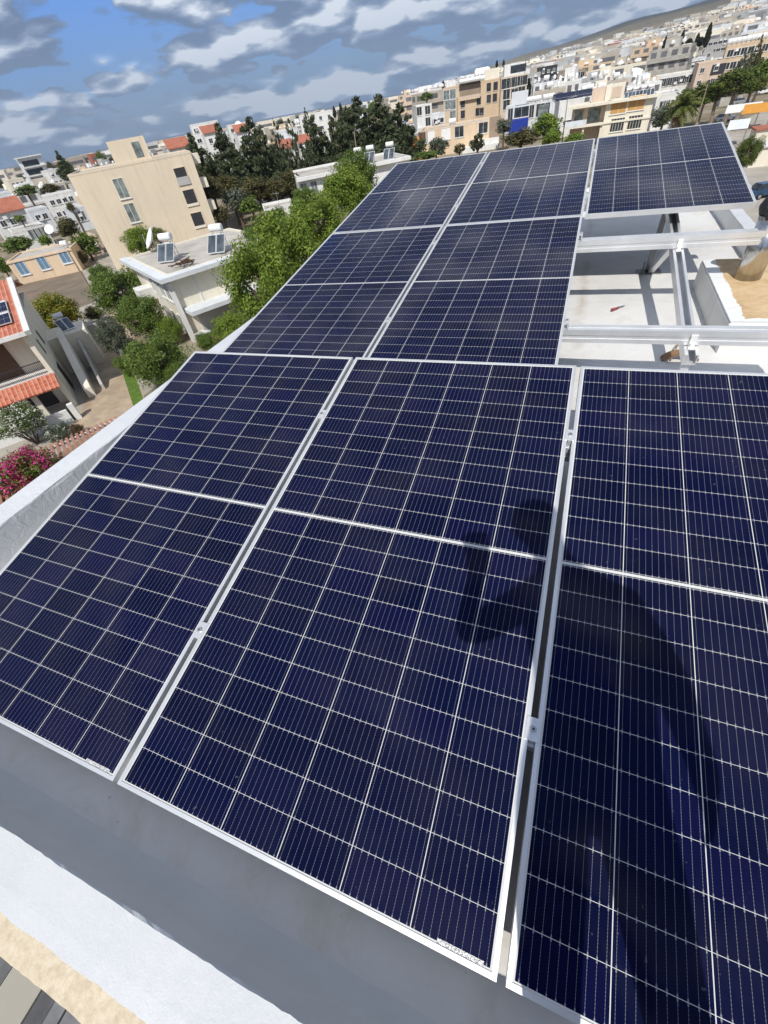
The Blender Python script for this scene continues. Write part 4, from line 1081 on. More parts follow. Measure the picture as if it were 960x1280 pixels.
# --- the town to the right
B = simple('tan_apartment_block', 'tall tan apartment block with white roof tanks and a covered top balcony', (554, 111, 214), (626, 96, 206), 16, 'tan', 0, 0, cat='apartment block')
for px, py in ((611, 109), (619.5, 107.5), (611, 123.5), (618.5, 122), (598, 112), (598.5, 126), (578.5, 129.5), (578.5, 143), (602, 139.5), (597, 140)): B.winpx(px, py, 1.6, 2.2, frame='brownwall', pane='pane', mull=0)
for px, py in ((558, 119), (566, 117.5), (560, 131), (566, 131), (566, 144.5)): B.winpx(px, py, 2.2, 2.6, frame='white2', pane='palepane')
a, z = B.at(585, 113); B.part('loggia_shade_sheet', 'brownwall', ((a - 3.0, a + 4.2), (-.03, -.002), (z - 2.2, z + 2.2))); B.part('awning', 'greywall', ((a - 3.2, a + 4.4), (-1.6, -.031), (z + 2.0, z + 2.4))); B.balcony(a - 3, a + 4.2, z - 2.2, .9, 'tan', 'pink')  # brown sheet on the flat wall paints the loggia's shaded depth
a, z = B.at(571, 132); B.part('drainpipe', 'brownwall', ((a, a + .3), (-.25, -.003), (z - 6, z + 2)))
B.part('stair_tower', 'white', ((B.w * .05, B.w * .22), (2, 7), (B.h + .01, B.h + 1.6))); B.part('roof_room', 'ivory', ((B.w * .72, B.w * .98), (3, 9), (B.h + .01, B.h + 2.6)))
for k in range(7): tank(B.roofpt(B.w * (.33 + .058 * k), 2.5 + (k % 2) * 1.5, -.35), 'white tank in the row along the roof edge of the tan apartment block', 'tanks on the tan apartment block', 1.25, .3)
for k in range(4): dish(B.roofpt(B.w * (.60 + .055 * k), 6, 1.0), 'white dish in the cluster above the roof of the tan apartment block', 1.1, 150 + 8 * k, 'dishes on the tan apartment block', 1.2)
B2 = simple('peach_apartment_block', 'peach apartment block with a white penthouse joined to the tan block', (627, 92.5, 207), (659.5, 97.5 - 1.5, 200), 14, 'pink', 0, 0, cat='apartment block')
for px, py in ((633, 104.5), (644, 102), (653, 100), (633, 118), (643, 117), (652, 114.5), (633, 131)): B2.winpx(px, py, 3.4 if py < 110 else 2.4, 2.6, frame='ivory', pane='pane')
B2.part('penthouse', 'white', ((1, B2.w - 1), (2, 9), (B2.h + .01, B2.h + 2.9))); B2.part('penthouse_glazing', 'pane', ((3, 8), (1.93, 1.997), (B2.h + .6, B2.h + 2.4)))
B = simple('peach_bungalow', 'long low peach building with white panels below the tan apartment block', (525, 162.5, 160), (624.5, 148.5, 158), 12, 'peach', 0, 0)
for px, py, f_, p_ in ((529, 172, 'brownwall', 'wood'), (538, 171, 'white', 'tank'), (557.5, 167, 'white', 'tank'), (574, 164, 'white', 'pane'), (604, 159, 'white', 'pane')): B.winpx(px, py, 2.6, 2.6, frame=f_, pane=p_)
a, z = B.at(619, 160); B.part('dark_bay', 'brownwall', ((a - 1.6, a + 1.4), (-.05, -.002), (z - 3, z + 2.4)))
B.part('side_wing', 'canvas', ((-3.2, -.004), (-1, 8), (0, B.h - 1.6))); B.part('front_steps', 'white', ((B.w * .55, B.w), (-4, -.005), (0, 1.2)), ((B.w * .7, B.w), (-3, -.005), (1.21, 2.2)))
tank(B.roofpt(9, 2, -.35), 'white tank on a stand on the roof of the low peach building', None, 1.3, .2); 
B = simple('white_tower_house', 'narrow white house with two square windows between the dark tree and the tan block', (520.5, 132.5, 190), (539.5, 128.5, 186), 9, 'white', 0, 0)
for px, py in ((524, 139), (534.5, 137.5), (535, 152)): B.winpx(px, py, 1.8, 2.2, frame='white', pane='pane')
B.balcony(-5, B.w * .8, B.h - 6.3, 3.0, 'white', 'white2'); 
simple('white_balcony_house', 'white house with grey balconies tucked behind the narrow white house', (540, 143, 196), (556, 139.5, 190), 9, 'white2', 2, 2, w_=2.2)
B = simple('white_awning_house', 'white house with brown openings and a bright blue canvas awning', (632.5, 134, 182), (697, 124.5, 172), 12, 'white2', 0, 0)
for px, py, w_ in ((638, 142.5, 1.6), (652, 138.5, 4.4), (664.5, 139, 1.5), (675.5, 137.5, 2.6), (684, 135, 1.6)): B.winpx(px, py, w_, 3.0, frame='white', pane='dark' if w_ < 3 else 'pane')
B.part('roof_room', 'white2', ((B.w * .10, B.w * .42), (.5, 6), (B.h + .01, B.h + 3.0)))
a0, z0 = B.at(637, 158); a1, z1 = B.at(660, 154); bt = B.roofpt(0, 0) * 0
aw = empty('blue_awning', B.o + B.e * (a0 + a1) / 2 + B.n * 2, 'bright blue canvas awning hanging on the front of the white house', 'awning')
m = MB(); B.bx(m, (a0, a1), (-2.2, -2.0), (z0 - 2.0, z0 + 1.4)); m.build('canvas', M['blue'], aw); m = MB(); B.bx(m, (a0, a1), (-1.99, -.01), (z0 + 1.25, z0 + 1.4)); m.build('top_sheet', M['blue'], aw)
for k, px in enumerate((662, 667, 672, 682, 688)):
    q = atd(px, 124, 183); tank((q[0], q[1], B.zt - .3), 'white tank on the roof of the white house with the blue awning', 'tanks on the blue awning house', 1.3, .4)
B = simple('white_pv_house', 'plain white walled house carrying rows of tilted dark solar panels', (700, 125.5, 160), (731, 121.5, 156), 18, 'white', 0, 0)
a, z = B.at(709, 153); B.win(a, z, 2.2, 1.0, frame='white2', pane='pane', mull=0); B.part('ledge', 'greywall', ((.1, B.w), (-.5, -.003), (B.h - 7.6 + 0, B.h - 7.2))) if B.h > 8 else None
a, z = B.at(702, 140); B.part('front_door', 'palepane', ((a - 6, a - 3.4), (-.03, -.003), (max(.2, z - 2), z + 2)))
for k in range(3):
    r_ = empty('solar_array', B.roofpt(B.w / 2, 3 + 4.4 * k), 'front row of tilted dark solar panels on the white walled house' if k == 0 else 'middle row of tilted dark solar panels on the white walled house' if k == 1 else 'rear row of tilted dark solar panels on the white walled house', 'solar panels', 'solar rows on the white walled house')
    P = [B.roofpt(x, y, z) for x, y, z in ((-1, 2 + 5.2 * k, .0), (B.w + 3, 2 + 5.2 * k, .0), (B.w + 3, 4.2 + 5.2 * k, .9), (-1, 4.2 + 5.2 * k, .9))]
    m = MB(); m.box8([p_ - UP * .06 for p_ in P] + P); o = m.build('glass', M['farcells'], r_); uv = o.data.uv_layers.new()
    for lp in o.data.loops:
        c = np.array(o.data.vertices[lp.vertex_index].co); uv.data[lp.index].uv = ((np.dot(c, B.e) * .4 + 20) % 1.0, .1 + (c[2] + 1) * .5)
    m = MB(); [m.tube(P[i] - UP * .06, (P[i][0], P[i][1], B.zt - .4), .06, None, 5) for i in range(4)]; m.build('stand', M['metal'], r_)
# cream house with orange shutters
B = simple('cream_house', 'cream two storey house with orange shutters and deep balconies', (759, 126, 136), (819, 118, 130), 12, 'ivory', 0, 0)
for px, py, sh in ((773.5, 133, .05), (796, 128.5, .05)): B.winpx(px, py, 3.2, 2.4, frame='ivory', pane='greywall', shutter=('orange', sh), mull=1)
for px, py in ((771.5, 156), (793.5, 152.5)): B.winpx(px, py, 2.8, 2.3, frame='ivory', pane='pane', mull=4)
B.part('roof_slab', 'ivory', ((-8, B.w + 1.2), (-1.0, -.035), (B.h - .45, B.h)), ((-8, -.035), (-.034, 8), (B.h - .45, B.h)))
B.part('string_course', 'ivory', ((0, B.w + .1), (-.2, -.003), (B.h - 3.7, B.h - 3.35)))
B.part('balcony_back_wall', 'pink', ((-7, -.004), (2.2, 7), (0, B.h - .46))); B.part('balcony_door', 'palepane', ((-6.4, -4.6), (2.12, 2.197), (B.h - 3.2, B.h - .9)), ((-3.6, -1.0), (2.12, 2.197), (B.h - 3.2, B.h - .9)))
B.part('balcony_slab', 'ivory', ((-8, -.004), (-1.2, 2.197), (B.h - 3.7, B.h - 3.4))); B.part('balustrade', 'white2', ((-8, -3.5), (-1.2, -1.1), (B.h - 3.39, B.h - 2.4)), ((-8, -7.9), (-1.09, 2), (B.h - 3.39, B.h - 2.4)))
B.part('column', 'ivory', ((-4.2, -3.8), (-.8, -.4), (0, B.h - 3.71)), ((-.5, -.006), (-.8, -.4), (0, B.h - 3.71)))
B.part('roof_room', 'ivory', ((-.6, B.w * .34), (2, 6), (B.h + .01, B.h + 2.4))); B.part('roof_room_door', 'pink', ((.6, B.w * .28), (1.92, 1.997), (B.h + .3, B.h + 2.0)))
B.part('stair_wall', 'pink', ((-3.4, -.7), (2.5, 6), (B.h + .01, B.h + 2.2)))
for k in range(4): heater(B.roofpt(B.w * (.44 + .155 * k), 3, -.35), 'water heater in the row of four on the cream house roof', 'water heaters on the cream house', .78, 178, False)
simple('white_side_house', 'low white house just beyond the cream house with orange shutters', (822, 119, 150), (852, 112, 146), 10, 'white', 3, 1)
B = simple('white_row_house', 'long white house with dark windows in front of the cypresses', (821, 81.5, 300), (883, 70, 290), 14, 'white2', 8, 2, w_=2.4, h_=2.0)
B = simple('white_row_house', 'lower white terrace with green balconies under the long white house', (818, 97, 245), (870, 87, 238), 12, 'white', 6, 2, w_=2.6, h_=2.2)
B = simple('tan_house', 'square tan house beside the lower white terrace', (801, 101, 230), (823, 92, 225), 12, 'peach', 2, 2)
B = simple('pinkish_apartment_block', 'pinkish tan block with dark balconies behind the feathery green trees', (874, 80, 235), (905.5, 73, 228), 14, 'pink', 2, 3, cat='apartment block')
a, z = B.at(898, 85); B.part('balcony_shade_sheet', 'dark', *[((a - 2, a + 2), (-.03, -.002), (z - 1.6 - 3.6 * k, z + 1 - 3.6 * k)) for k in range(3)])  # dark sheets on the wall front, balcony shade painted as colour
B = simple('wide_tan_block', 'wide tan block with a long row of white tanks along its roof', (909, 58.5, 240), (968, 46, 228), 16, 'tan', 6, 3, cat='apartment block', w_=1.8, h_=1.8)
for k in range(9): tank(B.roofpt(B.w * (.05 + .105 * k), 2.5, -.35), 'white tank in the long row on the wide tan block', 'tanks on the wide tan block', 1.4, .2)
B = simple('grey_hill_block', 'long grey flat roofed block on the slope behind the wide tan block', (886, 50, 420), (945, 39, 410), 20, 'greywall', 9, 2, base=GZ + 2, cat='apartment block', w_=2.2)
simple('grey_pair_house', 'grey house with brown roof between the cypresses and the tan block', (868, 66, 330), (893, 60, 322), 14, 'greywall', 3, 2)
simple('dark_glass_block', 'dark green glazed block behind the peach apartment block', (676, 84, 330), (697, 80, 322), 14, 'dark', 3, 4, cat='apartment block', pane='palepane')
simple('grey_concrete_house', 'grey concrete house just behind the peach apartment block', (659, 93, 260), (676, 89, 254), 12, 'greywall', 2, 3)
simple('brick_red_block', 'dull red block with arched dark windows in the middle of the town', (697, 92, 330), (733, 86, 322), 14, 'brownwall', 6, 2, w_=2.0, h_=2.4)
simple('beige_flat_house', 'beige flat roofed house behind the rows of tilted solar panels', (689, 112, 215), (706, 108, 210), 10, 'peach', 2, 1)
simple('pale_hillside_villa', 'large pale villa with a pink roof on the crest of the town', (711, 65, 900), (726, 62, 890), 24, 'white2', 4, 3, base=GZ + 8)
TANKED = []
for k, (px, py, D) in enumerate(((731, 112, 190), (737, 110, 190), (751, 108, 200), (770, 95, 215), (792, 89, 240), (806, 99, 210), (742, 95, 230), (757, 92, 240), (687, 107, 205), (683, 98, 235), (713, 96, 220), (845, 68, 300), (858, 64, 310))):
    q = atd(px, py, D); z = max(q[2] - 1.0, ground_z(q[0], q[1]) + 3); tank((q[0], q[1], z), 'white roof tank among the crowded flat roofs of the town', 'tanks on the crowded town roofs', 1.35, .3)
    TANKED.append((q[0], q[1], z))
q = atd(797, 88, 225); dish((q[0], q[1], q[2] - 2), 'large white dish standing out above the town roofs', 1.4, 170, None, .9)

# --- houses of the town, each a thing
FAR = []; FM = {}; M['farwin'] = plain('far_window', (.15, .15, .155), .4, .3, .2)
for k in range(14):
    r = random.Random(50 + k); wd, dp, h = 12, 10, 1.0; m = MB(); fl = 1 + k % 4
    m.box(-.5, .5, -.5, .5, 0, 1, 0)
    nw = 3 + k % 3
    for j in range(fl):
        for i in range(nw):
            x = -.5 + (i + .5) / nw; z = (j + .55) / fl; hh = .2 / fl * 1.15; ww = .28 / nw
            m.box(x - ww, x + ww, -.506, -.498, z - hh, z + hh, 1); m.box(-.506, -.498, x - ww, x + ww, z - hh, z + hh, 1); m.box(.498, .506, x - ww, x + ww, z - hh, z + hh, 1)
    if k % 3: m.box(-.2, .15, -.1, .3, 1, 1 + .8 / (fl + .3), 0)
    if k % 2: m.box(-.52, .52, -.56, -.5, (fl - 1) / fl - .03, (fl - 1) / fl + .06, 0)
    for i in range(3): m.ball((-.3 + .28 * i, -.25 + .1 * (i % 2), 1.10), .06, 6, 2, sz=4.0 / (fl * 1.2))
    FAR.append((m, fl))
WALLS = ['white', 'white2', 'ivory', 'greywall', 'pink', 'beige', 'concrete', 'tan']
CN = {'white': 'white', 'white2': 'off white', 'ivory': 'cream', 'greywall': 'grey', 'pink': 'pinkish', 'beige': 'beige', 'tan': 'tan', 'concrete': 'bare concrete'}
rr = random.Random(11); placed = []; tries = 0
for k, (x, y, z) in enumerate(TANKED):
    kk = (1, 2, 5, 9, 6)[k % 5]; wl = ('white', 'greywall', 'ivory', 'beige', 'white2')[k % 5]; me = FM.setdefault((kk, wl), FAR[kk][0].mesh('town_house', [M[wl], M['farwin'], M['tank']])); o = bpy.data.objects.new('flat_roofed_house', me); COL.objects.link(o); o.location = (x, y + 3, GZ); o.scale = (10, 9, z - GZ); o.rotation_euler[2] = rad(rr.uniform(-15, 15))
    tag(o, 'crowded flat roofed house with a roof tank in the middle of the town', 'house', 'crowded houses of the town'); placed.append((x, y + 3, 11))
while len(placed) < 255 and tries < 9000:
    tries += 1
    if len(placed) < 70: az = rr.uniform(-62, -18); D = 1 / rr.uniform(1 / 700, 1 / 215)
    else: az = rr.uniform(-18, 13.5); D = math.exp(rr.uniform(math.log(270), math.log(1100)))
    w_ = rr.uniform(11, 24) * (1 + D / 2500) if az > -18 else rr.uniform(9, 16); x, y = CAM[0] + D * sin(rad(az)), CAM[1] + D * cos(rad(az))
    if any((x - q[0]) ** 2 + (y - q[1]) ** 2 < (w_ * .55 + q[2] * .55) ** 2 for q in placed): continue
    if any(abs((az - a + 180) % 360 - 180) * D / 57 < 22 and abs(D - d) < 24 for a, d in MID): continue
    k = rr.randrange(14); k = k if az > -18 or FAR[k][1] < 3 else k - k % 4 + (k % 2); fl = FAR[k][1]; wl = rr.choices(WALLS, (2, 2, 4, 2.2, 1, 4, 1.2, 1.4))[0]
    if (k, wl) not in FM: FM[k, wl] = FAR[k][0].mesh('town_house', [M[wl], M['farwin'], M['tank']])
    o = bpy.data.objects.new('town_house', FM[k, wl]); COL.objects.link(o); o.location = (x, y, ground_z(x, y) - .5)
    o.scale = (w_, rr.uniform(9, 15), 3.1 * fl + 1.0); o.rotation_euler[2] = rad(-az + rr.uniform(-35, 35))
    zone = 'near the sea beyond the conifers' if az < -18 else 'packed in the town below the hill' if D < 600 else 'on the upper slope of the town'
    g_ = f'{CN[wl]} {"low" if fl < 3 else "tall"} houses {zone}'; tag(o, f'{"low" if fl < 3 else "tall"} {CN[wl]} flat roofed house {zone}', 'house', g_)
    placed.append((x, y, w_))
b = MB()
for _ in range(2600):
    az = rr.uniform(-17, 17); D = math.exp(rr.uniform(math.log(480), math.log(1600)))
    if rr.random() < .2: az = rr.uniform(-60, -17); D = rr.uniform(620, 1400)
    if D > 1300 and rr.random() < .6: continue
    x, y = CAM[0] + D * sin(rad(az)), CAM[1] + D * cos(rad(az)); z = ground_z(x, y); w_, d_, h = rr.uniform(8, 22), rr.uniform(7, 14), rr.choice((4, 6.5, 6.5, 9.5, 12))
    a = rad(-az + rr.uniform(-40, 40)); e = np.array((cos(a), sin(a), 0)); f = np.array((-sin(a), cos(a), 0)); mi = rr.choices(range(6), (1.4, 2, 3, 3.4, .6, 3.6))[0]
    b.obox((x, y, z - 1), e, f, UP, (-w_ / 2, w_ / 2), (-d_ / 2, d_ / 2), (0, h + 1), mi)
    if D < 1500: b.obox((x, y, z), e, f, UP, (-w_ * .4, w_ * .4), (-d_ / 2 - .1, -d_ / 2 - .01), (h * .55, h * .75), 6)
tag(b.build('distant_town', [M['white'], M['white2'], M['ivory'], M['greywall'], M['tileplain'], M['beige'], M['farwin']]), 'dense far off town of pale blocks climbing the hillside', 'town', kind='stuff')

# ------------------------------------------------------------------ trees and plants
def leaves(P, N, size, r, flat=.5):
    n = len(P); a = np.cross(N, r.normal(size=(n, 3))); a /= np.linalg.norm(a, axis=1, keepdims=True) + 1e-9; c = np.cross(N, a); c /= np.linalg.norm(c, axis=1, keepdims=True) + 1e-9
    s = size * r.uniform(.6, 1.4, (n, 1)); V = np.stack([P - a * s, P + c * s * flat, P + a * s, P - c * s * flat], 1).reshape(-1, 3); return V


def crown_mesh(name, V, mat, mats=None, mi=None):
    me = bpy.data.meshes.new(name); n = len(V) // 4
    me.vertices.add(len(V)); me.vertices.foreach_set('co', V.astype(np.float32).ravel()); me.loops.add(4 * n); me.loops.foreach_set('vertex_index', np.arange(4 * n, dtype=np.int32))
    me.polygons.add(n); me.polygons.foreach_set('loop_start', np.arange(0, 4 * n, 4, dtype=np.int32)); me.update(calc_edges=True)
    for m_ in (mats or [mat]): me.materials.append(m_)
    if mi is not None: me.polygons.foreach_set('material_index', mi.astype(np.int32))
    me.update(); return me


def blob(n, leaf, seed, nc=46, cr=(.22, .40), flat_bottom=-.7, sq=.0):
    r = np.random.default_rng(seed); d = r.normal(size=(nc, 3)); d /= np.linalg.norm(d, axis=1, keepdims=True)
    C = d * (r.uniform(.25, 1, (nc, 1)) ** .6) * .74; C[:, 2] = np.maximum(C[:, 2], flat_bottom + .1); rad_ = r.uniform(*cr, nc)
    k = r.integers(0, nc, n); dd = r.normal(size=(n, 3)); dd /= np.linalg.norm(dd, axis=1, keepdims=True)
    P = C[k] + dd * rad_[k][:, None] * r.uniform(.55, 1.05, (n, 1)); P += r.normal(size=P.shape) * .02
    N = dd + r.normal(size=(n, 3)) * .55 + np.array([0, 0, .25]); N /= np.linalg.norm(N, axis=1, keepdims=True)
    keep = P[:, 2] > flat_bottom; return leaves(P[keep], N[keep], leaf, r, .6)


def conifer(n, leaf, seed, power=.9, layers=13, ragged=.3, width=1.0):
    r = np.random.default_rng(seed); C = []; Rr_ = []
    for i in range(layers):
        h = i / (layers - 1); rr_ = width * ((1 - h) ** power * .85 + .05); nb = max(2, int(9 * (1 - h) + 2))
        for j in range(nb):
            a = r.uniform(0, 2 * pi); q = rr_ * r.uniform(.35, 1 + ragged); C.append((q * cos(a), q * sin(a), -1 + 2 * h + r.uniform(-.09, .09) + .05)); Rr_.append((.10 + .17 * (1 - h)) * r.uniform(.7, 1.3))
    C.append((0, 0, .98)); Rr_.append(.07); C = np.array(C); Rr_ = np.array(Rr_); wgt = Rr_ ** 1.6; k = r.choice(len(C), n, p=wgt / wgt.sum())
    dd = r.normal(size=(n, 3)); dd /= np.linalg.norm(dd, axis=1, keepdims=True)
    P = C[k] + dd * Rr_[k][:, None] * r.uniform(.3, 1.1, (n, 1)) * np.array([1.15, 1.15, .75]); N = dd + r.normal(size=(n, 3)) * .6; N /= np.linalg.norm(N, axis=1, keepdims=True)
    return leaves(P, N, leaf, r, .38)


def column(n, leaf, seed):
    r = np.random.default_rng(seed); z = r.uniform(-1, 1, n); w_ = np.sqrt(np.maximum(0, 1 - np.abs(z) ** 2.4)) * (.75 - .25 * z); a = r.uniform(0, 2 * pi, n); q = w_ * r.uniform(.5, 1.05, n) * (1 + .18 * np.sin(a * 3 + z * 6))
    P = np.stack([q * np.cos(a), q * np.sin(a), z], 1); N = np.stack([np.cos(a), np.sin(a), .3 + 0 * a], 1) + r.normal(size=(n, 3)) * .5; N /= np.linalg.norm(N, axis=1, keepdims=True); return leaves(P, N, leaf, r, .45)


CR = {}


def crown_for(shape, leafm, var, near):
    k = (shape, leafm, var, near)
    if k not in CR:
        if shape == 'blob': V = blob(17000 if near else 2600, .027 if near else .075, 100 + var, nc=70 if near else 46, cr=(.15, .30) if near else (.22, .40))
        elif shape == 'sparse': V = blob(1500, .075, 140 + var, nc=30, cr=(.12, .26))
        elif shape == 'cone': V = conifer(10000, .075, 200 + var, (.8, .6, 1.0)[var % 3], 15, .35)
        elif shape == 'thin': V = conifer(1100, .16, 230 + var, .5, 11, .6)
        elif shape == 'column': V = column(2200, .16, 260 + var)
        elif shape == 'umbrella': V = blob(4200, .055, 280 + var, nc=40, cr=(.16, .30), flat_bottom=-.55)
        CR[k] = crown_mesh('crown', V, LM[leafm])
    return CR[k]


def tree(name, label, px, py, wpx, hpx, z=None, D=None, shape='blob', leaf='green', cat='tree', group=None, near=False, trunk=.16, bark='bark', var=None, full=False):
    Cc = onz(px, py, z) if z is not None else atd(px, py, D)
    v = Cc - CAM; e = np.array([v[1], -v[0], 0]); e /= np.linalg.norm(e); ppm = np.linalg.norm(proj(Cc + e * .5) - proj(Cc - e * .5)); ppz = np.linalg.norm(proj(Cc + UP * .5) - proj(Cc - UP * .5))
    rx = wpx / 2 / ppm; rz = hpx / 2 / ppz; gz = ground_z(Cc[0], Cc[1]); tree.i += 1; vr = tree.i % 3 if var is None else var
    rz = min(rz, max(.8, (Cc[2] - gz) * 1.05)) if not full else rz
    root = empty(name, (Cc[0], Cc[1], gz), label, cat, group)
    o = bpy.data.objects.new('crown', crown_for(shape, leaf, vr, near)); COL.objects.link(o); o.parent = root; o.location = (0, 0, Cc[2] - gz); o.scale = (rx, rx, rz); o.rotation_euler[2] = random.uniform(0, 6.28)
    m = MB(); h = Cc[2] - gz; r0 = min(.5, trunk * rx * .55 + .06); top = h + rz * (.75 if shape in ('cone', 'thin') else .15); lean = np.array((random.uniform(-.15, .15), random.uniform(-.15, .15), 0)) * rx
    b0 = np.array((Cc[0], Cc[1], gz)); mid = b0 + lean + UP * max(.3, h - rz * .7); tp = b0 + UP * top
    m.path([b0 - UP * .2, mid, tp], [r0, r0 * .75, r0 * .2], 7)
    if shape not in ('cone', 'thin', 'column'):
        for k in range(5):
            a = k * 1.26 + random.uniform(-.3, .3); q = mid + np.array((cos(a) * rx * .55, sin(a) * rx * .55, rz * random.uniform(.3, .9))); m.path([mid, (mid + q) / 2 + UP * .1 * rz, q], [r0 * .55, r0 * .35, r0 * .12], 5)
    m.build('trunk', M[bark], root); return root


tree.i = 0
# near trees on the left
tree('fruit_tree', 'fruit tree with yellow and orange leaves beside the bare lot', 68, 394, 82, 84, z=-10.6, leaf='citrus', near=True)
tree('leafy_tree', 'dense green tree between the bare lot and the flat roofed house', 150, 362, 92, 82, z=-10.2, leaf='green', near=True)
tree('leafy_tree', 'round green tree in front of the flat roofed house\'s shuttered side', 176, 396, 80, 68, z=-10.4, leaf='green', near=True)
tree('olive_tree', 'grey leaved olive tree at the bend of the garden path', 144, 424, 60, 76, z=-10.9, leaf='olive', near=True)
tree('flowering_tree', 'round green tree nearest the path\'s lawn strip with pale blossom specks', 198, 446, 100, 96, z=-10.8, leaf='green', near=True)
tree('leafy_tree', 'yellowish green tree in front of the cream block\'s stair windows', 176, 300, 58, 46, z=-9.2, leaf='bright', near=True)
tree('leafy_tree', 'low green tree behind the flat roofed house\'s far corner', 126, 346, 48, 40, z=-10.9, leaf='green', near=True)
for lab, px, py, w_, h_, z, lf in (('tall bright green tree hiding the end of the flat roofed house', 322, 352, 92, 128, -8.0, 'bright'), ('bright green tree just beside the panels\' second row', 352, 318, 92, 112, -7.4, 'bright'),
        ('bright green tree nearest the front row panel corner', 290, 416, 60, 54, -9.4, 'bright'), ('leafy yellow green tree beside the top row panels', 398, 276, 84, 84, -6.8, 'bright'), ('tall yellow green tree by the white house\'s carport', 434, 240, 66, 70, -5.6, 'bright'),
        ('dark green tree growing up before the three roof tanks', 443, 224, 60, 74, -5.4, 'green'), ('small green shrub tree at the foot of the flat roofed house', 262, 424, 38, 26, -11.2, 'green'), ('mid green tree behind the bright green row', 330, 300, 60, 50, -7.8, 'green'), ('round green tree between the bright row and the white house', 380, 250, 46, 34, -7.8, 'green')):
    tree('leafy_tree', lab, px, py, w_ * 1.17, h_ * 1.15, z=z, leaf=lf, near=True, group='green trees beside the panels')
for lab, px, py, w_, h_, z, lf in (('low green bush filling the gap beside the grey olive tree', 160, 452, 46, 40, -11.9, 'green'), ('pale green bush at the foot of the shuttered side wall', 212, 412, 40, 44, -11.6, 'bright'), ('green bush behind the bare lot wall corner', 118, 392, 30, 26, -12.0, 'scrub'), ('small bush at the white landing of the red roofed house', 93, 424, 24, 24, -11.8, 'green'), ('green bush under the panel corner beside the lawn', 222, 466, 40, 34, -11.8, 'green'), ('green bush behind the big satellite dish', 196, 292, 30, 22, -9.6, 'green')):
    tree('bush', lab, px, py, w_, h_, z=z, leaf=lf, near=True, cat='bush', group='green bushes round the garden path')
# bushes with flowers
def bush(label, px, py, wpx, hpx, z, mats, wts, name, cat='bush'):
    Cc = onz(px, py, z); v = Cc - CAM; e = np.array([v[1], -v[0], 0]); e /= np.linalg.norm(e); rx = wpx / 2 / np.linalg.norm(proj(Cc + e * .5) - proj(Cc - e * .5)); rz = hpx / 2 / np.linalg.norm(proj(Cc + UP * .5) - proj(Cc - UP * .5))
    rz = min(rz, Cc[2] - GZ + .2); root = empty(name, (Cc[0], Cc[1], GZ), label, cat)
    bush.i += 1; V = blob(11000, .032, 300 + bush.i, nc=60, cr=(.16, .30)); n = len(V) // 4; r = np.random.default_rng(5 + bush.i); cen = V.reshape(n, 4, 3).mean(1)
    fld = np.sin(cen[:, 0] * 9 + bush.i) + np.sin(cen[:, 1] * 11) + np.sin(cen[:, 2] * 10 + cen[:, 0] * 5); q = (fld - fld.min()) / (np.ptp(fld) + 1e-9) * .65 + r.uniform(0, .5, n); q = np.argsort(np.argsort(q)) / n
    mi = np.searchsorted(np.cumsum(wts), q); mi = np.minimum(mi, len(mats) - 1); o = bpy.data.objects.new('foliage', crown_mesh('foliage', V, None, [LM[k] for k in mats], mi)); COL.objects.link(o); o.parent = root; o.location = (0, 0, Cc[2] - GZ); o.scale = (rx, rx, rz)
    m = MB()
    for k in range(6):
        a = k * 1.05; m.path([(Cc[0], Cc[1], GZ - .1), Cc + np.array((cos(a), sin(a), 0)) * rx * .5], [.07, .03], 5)
    m.build('stem', M['bark'], root)


bush.i = 0
bush('bougainvillea bush with bright pink and faded red bracts below the white parapet', 42, 590, 112, 92, -10.6, ['green', 'scrub', 'redfl', 'pinkfl'], [.30, .18, .27, .25], 'bougainvillea')
bush('bougainvillea patch of pink and green at the edge of the parapet', -14, 612, 80, 90, -10.7, ['green', 'scrub', 'redfl', 'pinkfl'], [.45, .22, .18, .15], 'bougainvillea')
bush('oleander bush thick with white blossom below the tiled porch awning', 24, 528, 84, 60, -11.2, ['green', 'dark', 'whitefl'], [.45, .27, .28], 'oleander')
bush('sparse grey green shrub with white blossom at the low white garden wall', 72, 540, 46, 30, -12.3, ['olive', 'dark', 'whitefl'], [.5, .32, .18], 'oleander')
bush('brown withered shrub at the end of the low garden wall', 96, 536, 22, 16, -12.5, ['scrub', 'dark', 'redfl'], [.5, .3, .2], 'withered_shrub')
# far left greenery
for nm, lab, px, py, w_, h_, D, sh, lf in (('conifer', 'dark rounded conifer standing above the modern block\'s white annex', 79, 206, 24, 36, 230, 'cone', 'dark'), ('leafy_tree', 'dull green tree below the modern glazed block', 33, 238, 34, 18, 210, 'blob', 'green'), ('leafy_tree', 'olive brown tree below the white annex', 62, 236, 30, 16, 215, 'blob', 'scrub'),
        ('leafy_tree', 'bushy tree of olive brown leaves between white houses and cream block', 83, 284, 36, 34, 128, 'blob', 'scrub'), ('leafy_tree', 'bushy green tree against the foot of the cream block', 106, 306, 40, 38, 104, 'blob', 'green'), ('leafy_tree', 'dark green tree behind the peach cottage', 22, 306, 52, 26, 116, 'blob', 'green'), ('leafy_tree', 'bright round tree behind the peach cottage roof', 57, 300, 22, 18, 114, 'blob', 'bright'), ('leafy_tree', 'small green tree before the red tiled house at the picture edge', 24, 273, 18, 12, 142, 'blob', 'green'), ('leafy_tree', 'green tree at the very edge beside the peach cottage', 2, 332, 22, 34, 104, 'blob', 'green'), ('leafy_tree', 'small olive tree before the white house with pale blue glass', 88, 258, 14, 14, 150, 'blob', 'scrub')):
    tree(nm, lab, px, py, w_, h_, D=D, shape=sh, leaf=lf)
tree('leafy_tree', 'greenish shrub tree beside the field wall of the bare lot', 100, 322, 26, 22, D=100, leaf='scrub')
